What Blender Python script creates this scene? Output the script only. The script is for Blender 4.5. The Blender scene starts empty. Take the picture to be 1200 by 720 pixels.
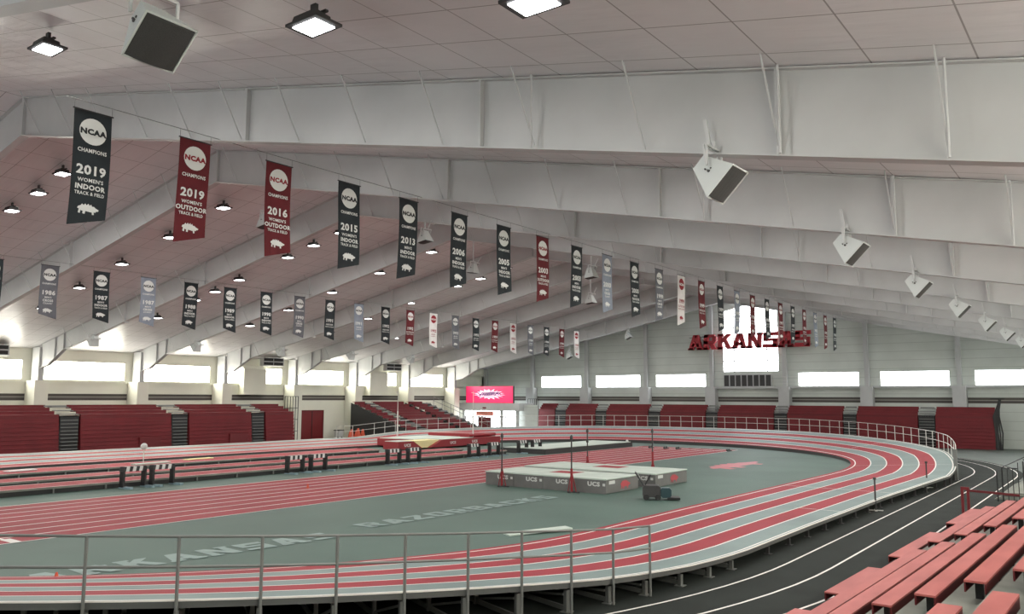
import bpy, math, random
from mathutils import Vector, Matrix
random.seed(7)
scene = bpy.context.scene
col = scene.collection
PI = math.pi

# ------------------------------------------------------------------ camera, world, exposure
F, YAW, PITCH, ROLL, CAMZ = 964.28, .6408, .1097, .0039, 4.85
fw = Vector((-math.sin(YAW), math.cos(YAW), 0)); r0 = Vector((math.cos(YAW), math.sin(YAW), 0)); up = Vector((0, 0, 1))
cf = fw*math.cos(PITCH) + up*math.sin(PITCH); c1 = -fw*math.sin(PITCH) + up*math.cos(PITCH)
cr = r0*math.cos(ROLL) + c1*math.sin(ROLL); cu = -r0*math.sin(ROLL) + c1*math.cos(ROLL)
cam_d = bpy.data.cameras.new('camera'); cam = bpy.data.objects.new('camera', cam_d); col.objects.link(cam)
m3 = Matrix((cr, cu, -cf)).transposed()
cam.matrix_world = Matrix.Translation((0, 0, CAMZ)) @ m3.to_4x4()
cam_d.sensor_fit = 'HORIZONTAL'; cam_d.sensor_width = 36; cam_d.lens = F/1200*36
cam_d.clip_start = .1; cam_d.clip_end = 400
scene.camera = cam
scene.view_settings.view_transform = 'Standard'; scene.view_settings.look = 'None'
scene.view_settings.exposure = -0.15; scene.view_settings.gamma = 1; scene.view_settings.use_curve_mapping = False
WINDOW_GLOW = 18.0
LAMP_W = 200.0
w = bpy.data.worlds.new('overcast'); scene.world = w; w.use_nodes = True
w.node_tree.nodes['Background'].inputs[0].default_value = (.9, .95, 1, 1)
w.node_tree.nodes['Background'].inputs[1].default_value = 1.2

# ------------------------------------------------------------------ helpers
def lin(c):
    return tuple(((v/255)/12.92 if v/255 <= .04045 else (((v/255)+.055)/1.055)**2.4) for v in c)
def tag(o, label=None, cat=None, group=None, kind=None):
    if label: o['label'] = label
    if cat: o['category'] = cat
    if group: o['group'] = group
    if kind: o['kind'] = kind
    return o
def empty(name, loc=(0, 0, 0), rz=0.0, **k):
    o = bpy.data.objects.new(name, None); col.objects.link(o); o.location = loc; o.rotation_euler = (0, 0, rz)
    o.empty_display_size = .2
    return tag(o, **k)
def kids(o): return list(o.children)
def copy_tree(o, parent=None):
    c = o.copy(); col.objects.link(c); c.parent = parent
    for ch in kids(o): copy_tree(ch, c)
    return c
class MB:
    def __init__(s): s.v = []; s.f = []; s.m = []
    def quad(s, a, b, c, d, mi=0):
        n = len(s.v); s.v += [tuple(a), tuple(b), tuple(c), tuple(d)]; s.f.append((n, n+1, n+2, n+3)); s.m.append(mi); return s
    def poly(s, pts, mi=0):
        n = len(s.v); s.v += [tuple(p) for p in pts]; s.f.append(tuple(range(n, n+len(pts)))); s.m.append(mi); return s
    def prism(s, poly, a, b, f, mi=0):
        """poly: 2D outline; f(u, v, w) -> 3D; extruded from w=a to w=b"""
        n = len(s.v); k = len(poly)
        s.v += [tuple(f(u, v, a)) for u, v in poly] + [tuple(f(u, v, b)) for u, v in poly]
        s.f.append(tuple(range(n+k-1, n-1, -1))); s.f.append(tuple(range(n+k, n+2*k)))
        for i in range(k):
            j = (i+1) % k; s.f.append((n+i, n+j, n+k+j, n+k+i))
        s.m += [mi]*(k+2); return s
    def box(s, x0, x1, y0, y1, z0, z1, mi=0, bev=0.0):
        if bev:
            b = bev
            pl = [(x0+b, z0), (x1-b, z0), (x1, z0+b), (x1, z1-b), (x1-b, z1), (x0+b, z1), (x0, z1-b), (x0, z0+b)]
            return s.prism(pl, y0, y1, lambda u, v, w_: (u, w_, v), mi)
        return s.prism([(x0, y0), (x1, y0), (x1, y1), (x0, y1)], z0, z1, lambda u, v, w_: (u, v, w_), mi)
    def bar(s, p, q, wd, ht=None, mi=0, upv=(0, 0, 1)):
        ht = ht or wd; p = Vector(p); q = Vector(q); d = (q-p).normalized(); u = Vector(upv)
        if abs(d.dot(u)) > .95: u = Vector((1, 0, 0))
        a = d.cross(u).normalized()*wd/2; b = a.cross(d).normalized()*ht/2
        n = len(s.v)
        for c in (p, q): s.v += [tuple(c-a-b), tuple(c+a-b), tuple(c+a+b), tuple(c-a+b)]
        s.f += [(n+3, n+2, n+1, n), (n+4, n+5, n+6, n+7)] + [(n+i, n+(i+1) % 4, n+4+(i+1) % 4, n+4+i) for i in range(4)]
        s.m += [mi]*6; return s
    def tube(s, p, q, r, k=8, mi=0, r2=None):
        r2 = r if r2 is None else r2
        p = Vector(p); q = Vector(q); d = (q-p).normalized(); u = Vector((0, 0, 1))
        if abs(d.dot(u)) > .95: u = Vector((1, 0, 0))
        a = d.cross(u).normalized(); b = d.cross(a); n = len(s.v)
        for c, rr in ((p, r), (q, r2)):
            s.v += [tuple(c + (a*math.cos(2*PI*i/k) + b*math.sin(2*PI*i/k))*rr) for i in range(k)]
        s.f += [tuple(range(n+k-1, n-1, -1)), tuple(range(n+k, n+2*k))] + [(n+i, n+(i+1) % k, n+k+(i+1) % k, n+k+i) for i in range(k)]
        s.m += [mi]*(k+2); return s
    def chain(s, pts, r, k=6, mi=0):
        for a, b in zip(pts, pts[1:]): s.tube(a, b, r, k, mi)
        return s
    def sphere(s, c, r, k=14, mi=0, sz=1.0):
        n = len(s.v); h = k//2
        for i in range(1, h):
            th = PI*i/h
            s.v += [(c[0]+r*math.sin(th)*math.cos(2*PI*j/k), c[1]+r*math.sin(th)*math.sin(2*PI*j/k), c[2]+r*sz*math.cos(th)) for j in range(k)]
        s.v += [(c[0], c[1], c[2]+r*sz), (c[0], c[1], c[2]-r*sz)]; t = len(s.v)-2
        for i in range(h-2):
            for j in range(k):
                s.f.append((n+i*k+j, n+(i+1)*k+j, n+(i+1)*k+(j+1) % k, n+i*k+(j+1) % k)); s.m.append(mi)
        for j in range(k):
            s.f.append((t, n+j, n+(j+1) % k)); s.f.append((t+1, n+(h-2)*k+(j+1) % k, n+(h-2)*k+j)); s.m += [mi, mi]
        return s
    def lathe(s, prof, c=(0, 0, 0), k=16, mi=0):
        n = len(s.v)
        for (r, z) in prof: s.v += [(c[0]+r*math.cos(2*PI*j/k), c[1]+r*math.sin(2*PI*j/k), c[2]+z) for j in range(k)]
        for i in range(len(prof)-1):
            for j in range(k):
                s.f.append((n+i*k+j, n+i*k+(j+1) % k, n+(i+1)*k+(j+1) % k, n+(i+1)*k+j)); s.m.append(mi)
        return s
    def build(s, name, mats, parent=None, **k):
        me = bpy.data.meshes.new(name); me.from_pydata(s.v, [], s.f)
        if not isinstance(mats, (list, tuple)): mats = [mats]
        for mm in mats: me.materials.append(mm)
        if len(mats) > 1: me.polygons.foreach_set('material_index', s.m)
        me.update()
        o = bpy.data.objects.new(name, me); col.objects.link(o)
        if parent: o.parent = parent
        return tag(o, **k)

# ------------------------------------------------------------------ materials
def mat(name, rgb, rough=.6, rgb2=None, nscale=3.0, bump=0.0, bscale=20.0, metal=0.0, spec=.5, emit=0.0, detail=4.0, stretch=None):
    m = bpy.data.materials.new(name); m.use_nodes = True; nt = m.node_tree; b = nt.nodes['Principled BSDF']
    b.inputs['Base Color'].default_value = (*lin(rgb), 1); b.inputs['Roughness'].default_value = rough
    b.inputs['Metallic'].default_value = metal; b.inputs['Specular IOR Level'].default_value = spec
    if rgb2 or bump:
        tc = nt.nodes.new('ShaderNodeTexCoord'); mp = nt.nodes.new('ShaderNodeMapping'); nt.links.new(tc.outputs['Object'], mp.inputs[0])
        if stretch: mp.inputs['Scale'].default_value = stretch
    if rgb2:
        n = nt.nodes.new('ShaderNodeTexNoise'); n.inputs['Scale'].default_value = nscale; n.inputs['Detail'].default_value = detail
        nt.links.new(mp.outputs[0], n.inputs['Vector'])
        r = nt.nodes.new('ShaderNodeValToRGB'); r.color_ramp.elements[0].position = .35; r.color_ramp.elements[1].position = .65
        r.color_ramp.elements[0].color = (*lin(rgb), 1); r.color_ramp.elements[1].color = (*lin(rgb2), 1)
        nt.links.new(n.outputs['Fac'], r.inputs[0]); nt.links.new(r.outputs[0], b.inputs['Base Color'])
    if bump:
        n2 = nt.nodes.new('ShaderNodeTexNoise'); n2.inputs['Scale'].default_value = bscale; nt.links.new(mp.outputs[0], n2.inputs['Vector'])
        bp = nt.nodes.new('ShaderNodeBump'); bp.inputs['Strength'].default_value = bump; bp.inputs['Distance'].default_value = .1
        nt.links.new(n2.outputs['Fac'], bp.inputs['Height']); nt.links.new(bp.outputs[0], b.inputs['Normal'])
    if emit:
        b.inputs['Emission Color'].default_value = (*lin(rgb), 1); b.inputs['Emission Strength'].default_value = emit
    return m
M = {}
M['white_steel'] = mat('painted_white_steel', (188, 190, 190), .5, (179, 181, 181), .6)
M['wall'] = mat('painted_wall', (200, 204, 196), .8, (190, 194, 186), .35)
M['wall_light'] = mat('painted_wall_cream', (228, 228, 214), .8, (220, 220, 206), .35)
M['trim'] = mat('grey_band', (150, 148, 142), .7)
M['trim_dark'] = mat('dark_recess', (88, 84, 80), .8)
M['floor_black'] = mat('black_rubber_floor', (42, 47, 44), .85, (36, 41, 38), .8, bump=.1, bscale=120, spec=.2)
M['floor_grey'] = mat('grey_floor', (92, 101, 95), .6, (84, 92, 87), .5)
M['concrete'] = mat('concrete', (140, 143, 134), .85, (120, 124, 116), 1.2, bump=.1, bscale=30)
M['infield'] = mat('grey_green_rubber', (82, 106, 97), .6, (74, 97, 89), .25, bump=.08, bscale=90, spec=.35)
M['lane_red'] = mat('red_rubber', (154, 42, 54), .65, (142, 37, 48), .5, bump=.08, bscale=90, spec=.3)
M['lane_grey'] = mat('pale_grey_rubber', (118, 137, 134), .55, (108, 126, 124), .5, bump=.08, bscale=90, spec=.4)
M['line'] = mat('white_line_paint', (226, 222, 216), .5)
M['text_pale'] = mat('pale_blue_grey_paint', (124, 148, 143), .5)
M['hog_red'] = mat('dull_red_paint', (178, 70, 78), .5)
M['bleach_red'] = mat('red_bleacher_plastic', (112, 22, 30), .6, (103, 19, 27), .8)
M['bleach_dark'] = mat('dark_red_bleacher_face', (98, 20, 26), .6)
M['dark'] = mat('black_metal', (34, 35, 36), .5)
M['charcoal'] = mat('charcoal', (62, 62, 62), .7)
M['steel'] = mat('galvanised_steel', (126, 128, 125), .5, metal=.4)
M['channel'] = mat('grey_channel_paint', (88, 90, 88), .6)
M['rail_white'] = mat('pale_rail_paint', (205, 205, 200), .4)
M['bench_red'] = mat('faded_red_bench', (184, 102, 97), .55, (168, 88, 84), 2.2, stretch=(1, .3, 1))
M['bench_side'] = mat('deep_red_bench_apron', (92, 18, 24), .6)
M['black_cloth'] = mat('black_banner_cloth', (30, 38, 42), .85, (24, 31, 35), 2)
M['grey_cloth'] = mat('grey_banner_cloth', (98, 100, 106), .85, (90, 92, 98), 2)
M['slate_cloth'] = mat('pale_slate_banner_cloth', (128, 136, 148), .85, (120, 128, 140), 2)
M['red_cloth'] = mat('crimson_banner_cloth', (94, 24, 31), .9, (86, 20, 27), 2)
M['white_cloth'] = mat('white_banner_cloth', (214, 212, 210), .85, (204, 202, 200), 2)
M['print_white'] = mat('white_print', (206, 208, 205), .8)
M['print_red'] = mat('crimson_print', (134, 26, 38), .8)
M['print_black'] = mat('black_print', (26, 30, 32), .8)
M['sign_red'] = mat('crimson_sign_letters', (160, 24, 38), .45)
M['speaker_white'] = mat('white_speaker_cabinet', (190, 196, 194), .5)
M['grille'] = mat('dark_speaker_grille', (58, 58, 57), .8, (48, 48, 48), 60)
M['mat_grey'] = mat('grey_vinyl_mat', (112, 112, 110), .5, (102, 102, 100), 1.5)
M['mat_top'] = mat('pale_mesh_mat_top', (196, 208, 198), .75, (184, 197, 188), 1.2)
M['mat_red'] = mat('red_vinyl_mat', (138, 26, 36), .45)
M['mat_yellow'] = mat('cream_yellow_mat', (226, 214, 160), .6)
M['door_red'] = mat('maroon_door', (112, 26, 30), .5)
M['orange'] = mat('orange_plastic', (196, 78, 48), .5)
M['blue_grey'] = mat('blue_grey_plastic', (140, 164, 172), .5)
M['teal'] = mat('dark_teal_plastic', (38, 66, 72), .4)
M['glass_day'] = mat('daylit_window_pane', (255, 252, 240), .3, emit=WINDOW_GLOW)
M['glass_end'] = mat('daylit_end_window_pane', (248, 252, 255), .3, emit=WINDOW_GLOW*.55)
M['lamp'] = mat('lamp_diffuser', (250, 252, 255), .3, emit=14)
M['pink'] = mat('lit_pink_screen', (232, 40, 96), .4, emit=1.0)
M['screen_white'] = mat('lit_white_screen_art', (250, 215, 235), .4, emit=1.0)
M['screen_purple'] = mat('lit_purple_screen_art', (92, 34, 96), .4, emit=.7)
M['salmon'] = mat('salmon_poster', (214, 132, 116), .6)

# ceiling: pale liner with seams, slightly crinkled and satin
def ceiling_mat():
    m = mat('ceiling_liner', (216, 214, 216), .36, (208, 206, 208), .5, spec=.5)
    nt = m.node_tree; b = nt.nodes['Principled BSDF']; tc = nt.nodes.new('ShaderNodeTexCoord')
    br = nt.nodes.new('ShaderNodeTexBrick'); br.offset = 0; br.inputs['Scale'].default_value = 1
    br.inputs['Brick Width'].default_value = 1.55; br.inputs['Row Height'].default_value = 1.5; br.inputs['Mortar Size'].default_value = .016
    br.inputs['Mortar Smooth'].default_value = .3
    nt.links.new(tc.outputs['Object'], br.inputs['Vector'])
    old = b.inputs['Base Color'].links[0].from_socket
    mx = nt.nodes.new('ShaderNodeMix'); mx.data_type = 'RGBA'
    nt.links.new(br.outputs['Fac'], mx.inputs['Factor']); nt.links.new(old, mx.inputs[6]); mx.inputs[7].default_value = (*lin((140, 136, 136)), 1)
    nt.links.new(mx.outputs[2], b.inputs['Base Color'])
    n = nt.nodes.new('ShaderNodeTexNoise'); n.inputs['Scale'].default_value = .9; n.inputs['Detail'].default_value = 5
    mp = nt.nodes.new('ShaderNodeMapping'); mp.inputs['Scale'].default_value = (.35, 2.2, 1); nt.links.new(tc.outputs['Object'], mp.inputs[0]); nt.links.new(mp.outputs[0], n.inputs['Vector'])
    bp = nt.nodes.new('ShaderNodeBump'); bp.inputs['Strength'].default_value = .35; bp.inputs['Distance'].default_value = .12
    nt.links.new(n.outputs['Fac'], bp.inputs['Height']); nt.links.new(bp.outputs[0], b.inputs['Normal'])
    return m
M['ceiling'] = ceiling_mat()
# end wall: faint horizontal cladding joints
def clad(name, rgb, pitch=.9):
    m = mat(name, rgb, .8, tuple(int(c*.95) for c in rgb), .35)
    nt = m.node_tree; b = nt.nodes['Principled BSDF']; tc = nt.nodes.new('ShaderNodeTexCoord'); sp = nt.nodes.new('ShaderNodeSeparateXYZ')
    nt.links.new(tc.outputs['Object'], sp.inputs[0])
    a = nt.nodes.new('ShaderNodeMath'); a.operation = 'PINGPONG'; a.inputs[1].default_value = pitch/2; nt.links.new(sp.outputs['Z'], a.inputs[0])
    c = nt.nodes.new('ShaderNodeMath'); c.operation = 'LESS_THAN'; c.inputs[1].default_value = .025; nt.links.new(a.outputs[0], c.inputs[0])
    old = b.inputs['Base Color'].links[0].from_socket
    mx = nt.nodes.new('ShaderNodeMix'); mx.data_type = 'RGBA'
    nt.links.new(c.outputs[0], mx.inputs['Factor']); nt.links.new(old, mx.inputs[6]); mx.inputs[7].default_value = (*lin(tuple(int(q*.86) for q in rgb)), 1)
    nt.links.new(mx.outputs[2], b.inputs['Base Color'])
    return m
M['clad'] = clad('end_wall_cladding', (204, 210, 204))

# ------------------------------------------------------------------ lettering
def font_mesh(text, size, bold=.0, stretch=1.0):
    cu_ = bpy.data.curves.new('lettering', 'FONT'); cu_.body = text; cu_.size = size; cu_.align_x = 'CENTER'; cu_.offset = bold; cu_.resolution_u = 2
    cu_.space_character = 1.08
    ob = bpy.data.objects.new('lettering_source', cu_); col.objects.link(ob)
    dg = bpy.context.evaluated_depsgraph_get(); me = ob.evaluated_get(dg).to_mesh()
    vs = [(v.co.x*stretch, v.co.y) for v in me.vertices]; fs = [tuple(p.vertices) for p in me.polygons]
    ob.evaluated_get(dg).to_mesh_clear(); bpy.data.objects.remove(ob); bpy.data.curves.remove(cu_)
    return vs, fs
FONTS = {}
def add_text(mb, text, size, f, bold=.0, mi=0, stretch=1.0):
    key = (text, size, bold, stretch)
    if key not in FONTS: FONTS[key] = font_mesh(*key)
    vs, fs = FONTS[key]; n = len(mb.v)
    mb.v += [tuple(f(u, v)) for u, v in vs]; mb.f += [tuple(n+i for i in q) for q in fs]; mb.m += [mi]*len(fs)
# heavy slab capitals on a 0..1 grid, as overlapping strokes
S_ = .26
GLYPH = {
 'A': [[(0, 0), (.34, 0), (.58, 1), (.30, 1)], [(.66, 0), (1, 0), (.70, 1), (.42, 1)], [(.22, .2), (.78, .2), (.72, .42), (.28, .42)], [(-.03, 0), (.40, 0), (.40, .13), (-.03, .13)], [(.60, 0), (1.03, 0), (1.03, .13), (.60, .13)]],
 'R': [[(.06, 0), (.36, 0), (.36, 1), (.06, 1)], [(.06, .8), (.86, .8), (.76, 1), (.06, 1)], [(.66, .52), (.95, .58), (.95, .86), (.66, .86)], [(.06, .38), (.8, .38), (.95, .58), (.06, .58)], [(.42, .42), (.72, .42), (1, 0), (.66, 0)], [(0, 0), (.42, 0), (.42, .14), (0, .14)]],
 'K': [[(.06, 0), (.36, 0), (.36, 1), (.06, 1)], [(.30, .36), (.52, .52), (.98, 1), (.62, 1), (.30, .66)], [(.42, .52), (.66, .62), (1.02, 0), (.66, 0)], [(0, 0), (.42, 0), (.42, .14), (0, .14)], [(0, .86), (.42, .86), (.42, 1), (0, 1)]],
 'N': [[(.04, 0), (.31, 0), (.31, 1), (.04, 1)], [(.69, 0), (.96, 0), (.96, 1), (.69, 1)], [(.04, 1), (.36, 1), (.96, 0), (.64, 0)], [(-.02, 0), (.38, 0), (.38, .13), (-.02, .13)], [(.62, .87), (1.02, .87), (1.02, 1), (.62, 1)]],
 'S': [[(.06, 1), (.98, 1), (.98, .76), (.04, .76)], [(.04, .5), (.33, .5), (.33, .94), (.04, .94)], [(.04, .41), (.96, .41), (.96, .60), (.04, .60)], [(.67, .06), (.96, .06), (.96, .5), (.67, .5)], [(.02, 0), (.94, 0), (.96, .24), (.02, .24)]],
 'Z': [[(.05, .77), (.95, .77), (.95, 1), (.05, 1)], [(.03, .2), (.40, .2), (.97, .8), (.60, .8)], [(.03, 0), (.97, 0), (.97, .23), (.03, .23)]],
 'O': [[(.04, .1), (.34, .1), (.34, .9), (.04, .9)], [(.66, .1), (.96, .1), (.96, .9), (.66, .9)], [(.12, .78), (.88, .78), (.96, .9), (.86, 1), (.14, 1), (.04, .9)], [(.04, .1), (.14, 0), (.86, 0), (.96, .1), (.88, .22), (.12, .22)]],
 'B': [[(.05, 0), (.35, 0), (.35, 1), (.05, 1)], [(.05, .8), (.8, .8), (.92, .9), (.84, 1), (.05, 1)], [(.64, .5), (.93, .56), (.93, .92), (.64, .92)], [(.05, .42), (.86, .42), (.93, .5), (.86, .58), (.05, .58)], [(.66, .08), (.97, .12), (.97, .46), (.66, .46)], [(.05, 0), (.86, 0), (.97, .12), (.8, .2), (.05, .2)]],
 'C': [[(.04, .1), (.34, .1), (.34, .9), (.04, .9)], [(.04, .9), (.14, 1), (.95, 1), (.95, .76), (.2, .76)], [(.04, .1), (.14, 0), (.95, 0), (.95, .24), (.2, .24)], [(.68, .62), (.95, .62), (.95, .8), (.68, .8)], [(.68, .2), (.95, .2), (.95, .38), (.68, .38)]],
}
HOG = [(-.50, .02), (-.46, .12), (-.36, .17), (-.30, .27), (-.22, .20), (-.16, .30), (-.09, .21), (-.02, .31), (.04, .21), (.11, .28), (.16, .18), (.25, .19), (.34, .12), (.50, .05), (.46, -.03), (.37, -.04), (.34, -.11), (.26, -.10), (.28, -.24), (.19, -.26), (.17, -.13), (.02, -.12), (-.12, -.10), (-.15, -.26), (-.25, -.24), (-.24, -.12), (-.34, -.08), (-.36, -.25), (-.45, -.22), (-.42, -.02)]

# ------------------------------------------------------------------ the hall
XW, XE, YN, YF, RX = -75.56, 4.37, -6.0, 94.9, -35.6
RT, SL, DEP = 17.07, .204, 1.6
def roof(x): return RT - SL*abs(x-RX)
FRAME_Y = [32.3+9*k for k in range(-4, 7)]

MB().box(XW-.3, XE+.3, YN-.3, YF+.3, -.3, 0).build('floor', M['floor_grey'], kind='structure')
mb = MB()
for x0, x1 in ((XW-.3, RX), (RX, XE+.3)):
    mb.prism([(x0, roof(x0)), (x1, roof(x1)), (x1, roof(x1)+.25), (x0, roof(x0)+.25)], YN-.3, YF+.3, lambda u, v, w_: (u, w_, v))
mb.build('ceiling', M['ceiling'], kind='structure')

# left wall: bands and piers round the window band
WZ0, WZ1 = 6.27, 7.9
WB = []                                        # window openings (y0, y1)
for k in range(-5, 7):
    y = 32.3+9*k
    if y+8.2 < YF and y > YN: WB.append((y+.9, y+8.15))
WB.append((86.3+.9, 94.0))
mb = MB(); t = .3
mb.box(XW-t, XW, YN-t, YF+t, 0, 4.45); mb.box(XW-t, XW, YN-t, YF+t, 5.03, WZ0); mb.box(XW-t, XW, YN-t, YF+t, WZ1, roof(XW)+.02)
y = YN-t
for a, b in WB: mb.box(XW-t, XW, y, a, WZ0, WZ1); y = b
mb.box(XW-t, XW, y, YF+t, WZ0, WZ1)
mb.build('wall_left', M['wall_light'], kind='structure')
MB().box(XW-t, XW-.12, YN-t, YF+t, 4.45, 5.03).build('trim_1', M['trim_dark'], kind='structure')
MB().box(XW-.11, XW-.05, YN, YF-.3, 4.70, 4.80).build('trim_2', M['trim'], kind='structure')
wi = 1
for a, b in WB:
    p = MB().box(XW-.2, XW-.16, a, b, WZ0, WZ1).build('window_%d' % wi, M['glass_day'], kind='structure'); wi += 1
    MB().box(XW-.16, XW+.02, a, b, WZ0-.05, WZ0+.02).box(XW-.16, XW+.01, a-.04, a+.03, WZ0, WZ1).box(XW-.16, XW+.01, b-.03, b+.04, WZ0, WZ1).box(XW-.16, XW+.02, a, b, WZ1-.02, WZ1+.05).build('window_frame', M['wall_light'], p)
MB().box(XW-.0, XW+.14, YN, YF, 6.02, 6.14).build('trim_3', M['wall_light'], kind='structure')

# right wall and the wall behind the camera, each with its own window band
mb = MB()
mb.box(XE, XE+t, YN-t, YF+t, 0, WZ0); mb.box(XE, XE+t, YN-t, YF+t, WZ1, roof(XE)+.02)
y = YN-t
for a, b in WB: mb.box(XE, XE+t, y, a, WZ0, WZ1); y = b
mb.box(XE, XE+t, y, YF+t, WZ0, WZ1)
mb.build('wall_right', M['wall_light'], kind='structure')
for a, b in WB:
    MB().box(XE+.16, XE+.2, a, b, WZ0, WZ1).build('window_%d' % wi, M['glass_day'], kind='structure'); wi += 1
NW = [(-72, -64), (-62, -54), (-52, -44), (-40, -31), (-27, -19), (-17, -9)]
mb = MB(); mb.box(XW-t, XE+t, YN-t, YN, 0, WZ0)
x = XW-t
for a, b in NW: mb.box(x, a, YN-t, YN, WZ0, WZ1); x = b
mb.box(x, XE+t, YN-t, YN, WZ0, WZ1)
mb.prism([(XW-t, WZ1), (XE+t, WZ1), (XE+t, roof(XE+t)), (RX, RT), (XW-t, roof(XW-t))], YN-t, YN, lambda u, v, w_: (u, w_, v))
mb.build('wall_near', M['wall_light'], kind='structure')
for a, b in NW:
    MB().box(a, b, YN-.2, YN-.16, WZ0, WZ1).build('window_%d' % wi, M['glass_end'], kind='structure'); wi += 1

# end wall with the small windows and the tall gabled window
COLX = [-75.8+8.87*k for k in range(1, 9)]
EW = [(-65.6, -59.1), (-56.8, -50.2), (-47.95, -41.25), (-30.05, -23.5), (-21.3, -14.65), (-12.35, -5.7), (-3.5, 3.0)]
EZ0, EZ1 = 6.27, 7.78
BX0, BX1, BZ0, BZ1, BZP = -39.0, -32.25, 7.98, 15.25, 16.05
mb = MB()
yb, ye = YF, YF+t
def ybox(x0, x1, z0, z1): mb.box(x0, x1, yb, ye, z0, z1)
ybox(XW-t, XE+t, 0, 4.45); ybox(XW-t, XE+t, 5.03, EZ0)
x = XW-t
for a, b in EW:
    if x < BX0 < a:
        ybox(x, BX0, EZ0, EZ1); ybox(BX0, BX1, EZ0, EZ1); ybox(BX1, a, EZ0, EZ1)
    else: ybox(x, a, EZ0, EZ1)
    x = b
ybox(x, XE+t, EZ0, EZ1)
ybox(BX0, BX1, EZ1, BZ0)
P3 = lambda u, v, w_: (u, w_, v)
mb.prism([(XW-t, EZ1), (BX0, EZ1), (BX0, roof(BX0)+.02), (XW-t, roof(XW-t)+.02)], yb, ye, P3)
mb.prism([(BX1, EZ1), (XE+t, EZ1), (XE+t, roof(XE+t)+.02), (BX1, roof(BX1)+.02)], yb, ye, P3)
mb.prism([(BX0, BZ1), (RX, BZP), (RX, RT+.02), (BX0, roof(BX0)+.02)], yb, ye, P3)
mb.prism([(RX, BZP), (BX1, BZ1), (BX1, roof(BX1)+.02), (RX, RT+.02)], yb, ye, P3)
mb.build('wall_far', M['clad'], kind='structure')
MB().box(XW, XE, YF+.12, YF+t, 4.45, 5.03).build('trim_4', M['trim_dark'], kind='structure')
MB().box(XW+.2, XE, YF+.02, YF+.08, 4.70, 4.80).build('trim_5', M['trim'], kind='structure')
for a, b in EW:
    p = MB().box(a, b, YF+.14, YF+.18, EZ0, EZ1).build('window_%d' % wi, M['glass_end'], kind='structure'); wi += 1
    MB().box(a, b, YF-.02, YF+.14, EZ0-.05, EZ0+.01).box(a, b, YF-.02, YF+.14, EZ1-.01, EZ1+.05).box(a-.04, a+.02, YF-.01, YF+.14, EZ0, EZ1).box(b-.02, b+.04, YF-.01, YF+.14, EZ0, EZ1).build('window_frame', M['wall'], p)
p = MB().prism([(BX0, BZ0), (BX1, BZ0), (BX1, BZ1), (RX, BZP), (BX0, BZ1)], YF+.14, YF+.18, P3).build('window_%d' % wi, M['glass_end'], kind='structure'); wi += 1
mb = MB()
for z in (8.0, 9.3, 10.6, 11.95, 13.3, 14.6): mb.box(BX0, BX1, YF+.05, YF+.13, z-.05, z+.05)
for x in (BX0, -37.6, -33.6, BX1): mb.box(x-.05, x+.05, YF+.05, YF+.13, BZ0, BZ1)
mb.build('window_frame', M['steel'], p)
# far ledge between the pilasters
MB().box(-41, XE, YF-.55, YF, 6.02, 6.22).build('trim_6', M['white_steel'], kind='structure')
for i, x in enumerate(COLX):
    mb = MB(); mb.box(x-.22, x+.22, YF-.5, YF, 0, roof(x)-.02); mb.box(x-.62, x+.62, YF-1.0, YF, 0, 6.2)
    mb.build('trim_%d' % (7+i), M['white_steel'], kind='structure')
MB().box(XW, XW+.5, YF-.5, YF, 0, roof(XW)).build('trim_15', M['white_steel'], kind='structure')

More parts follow.
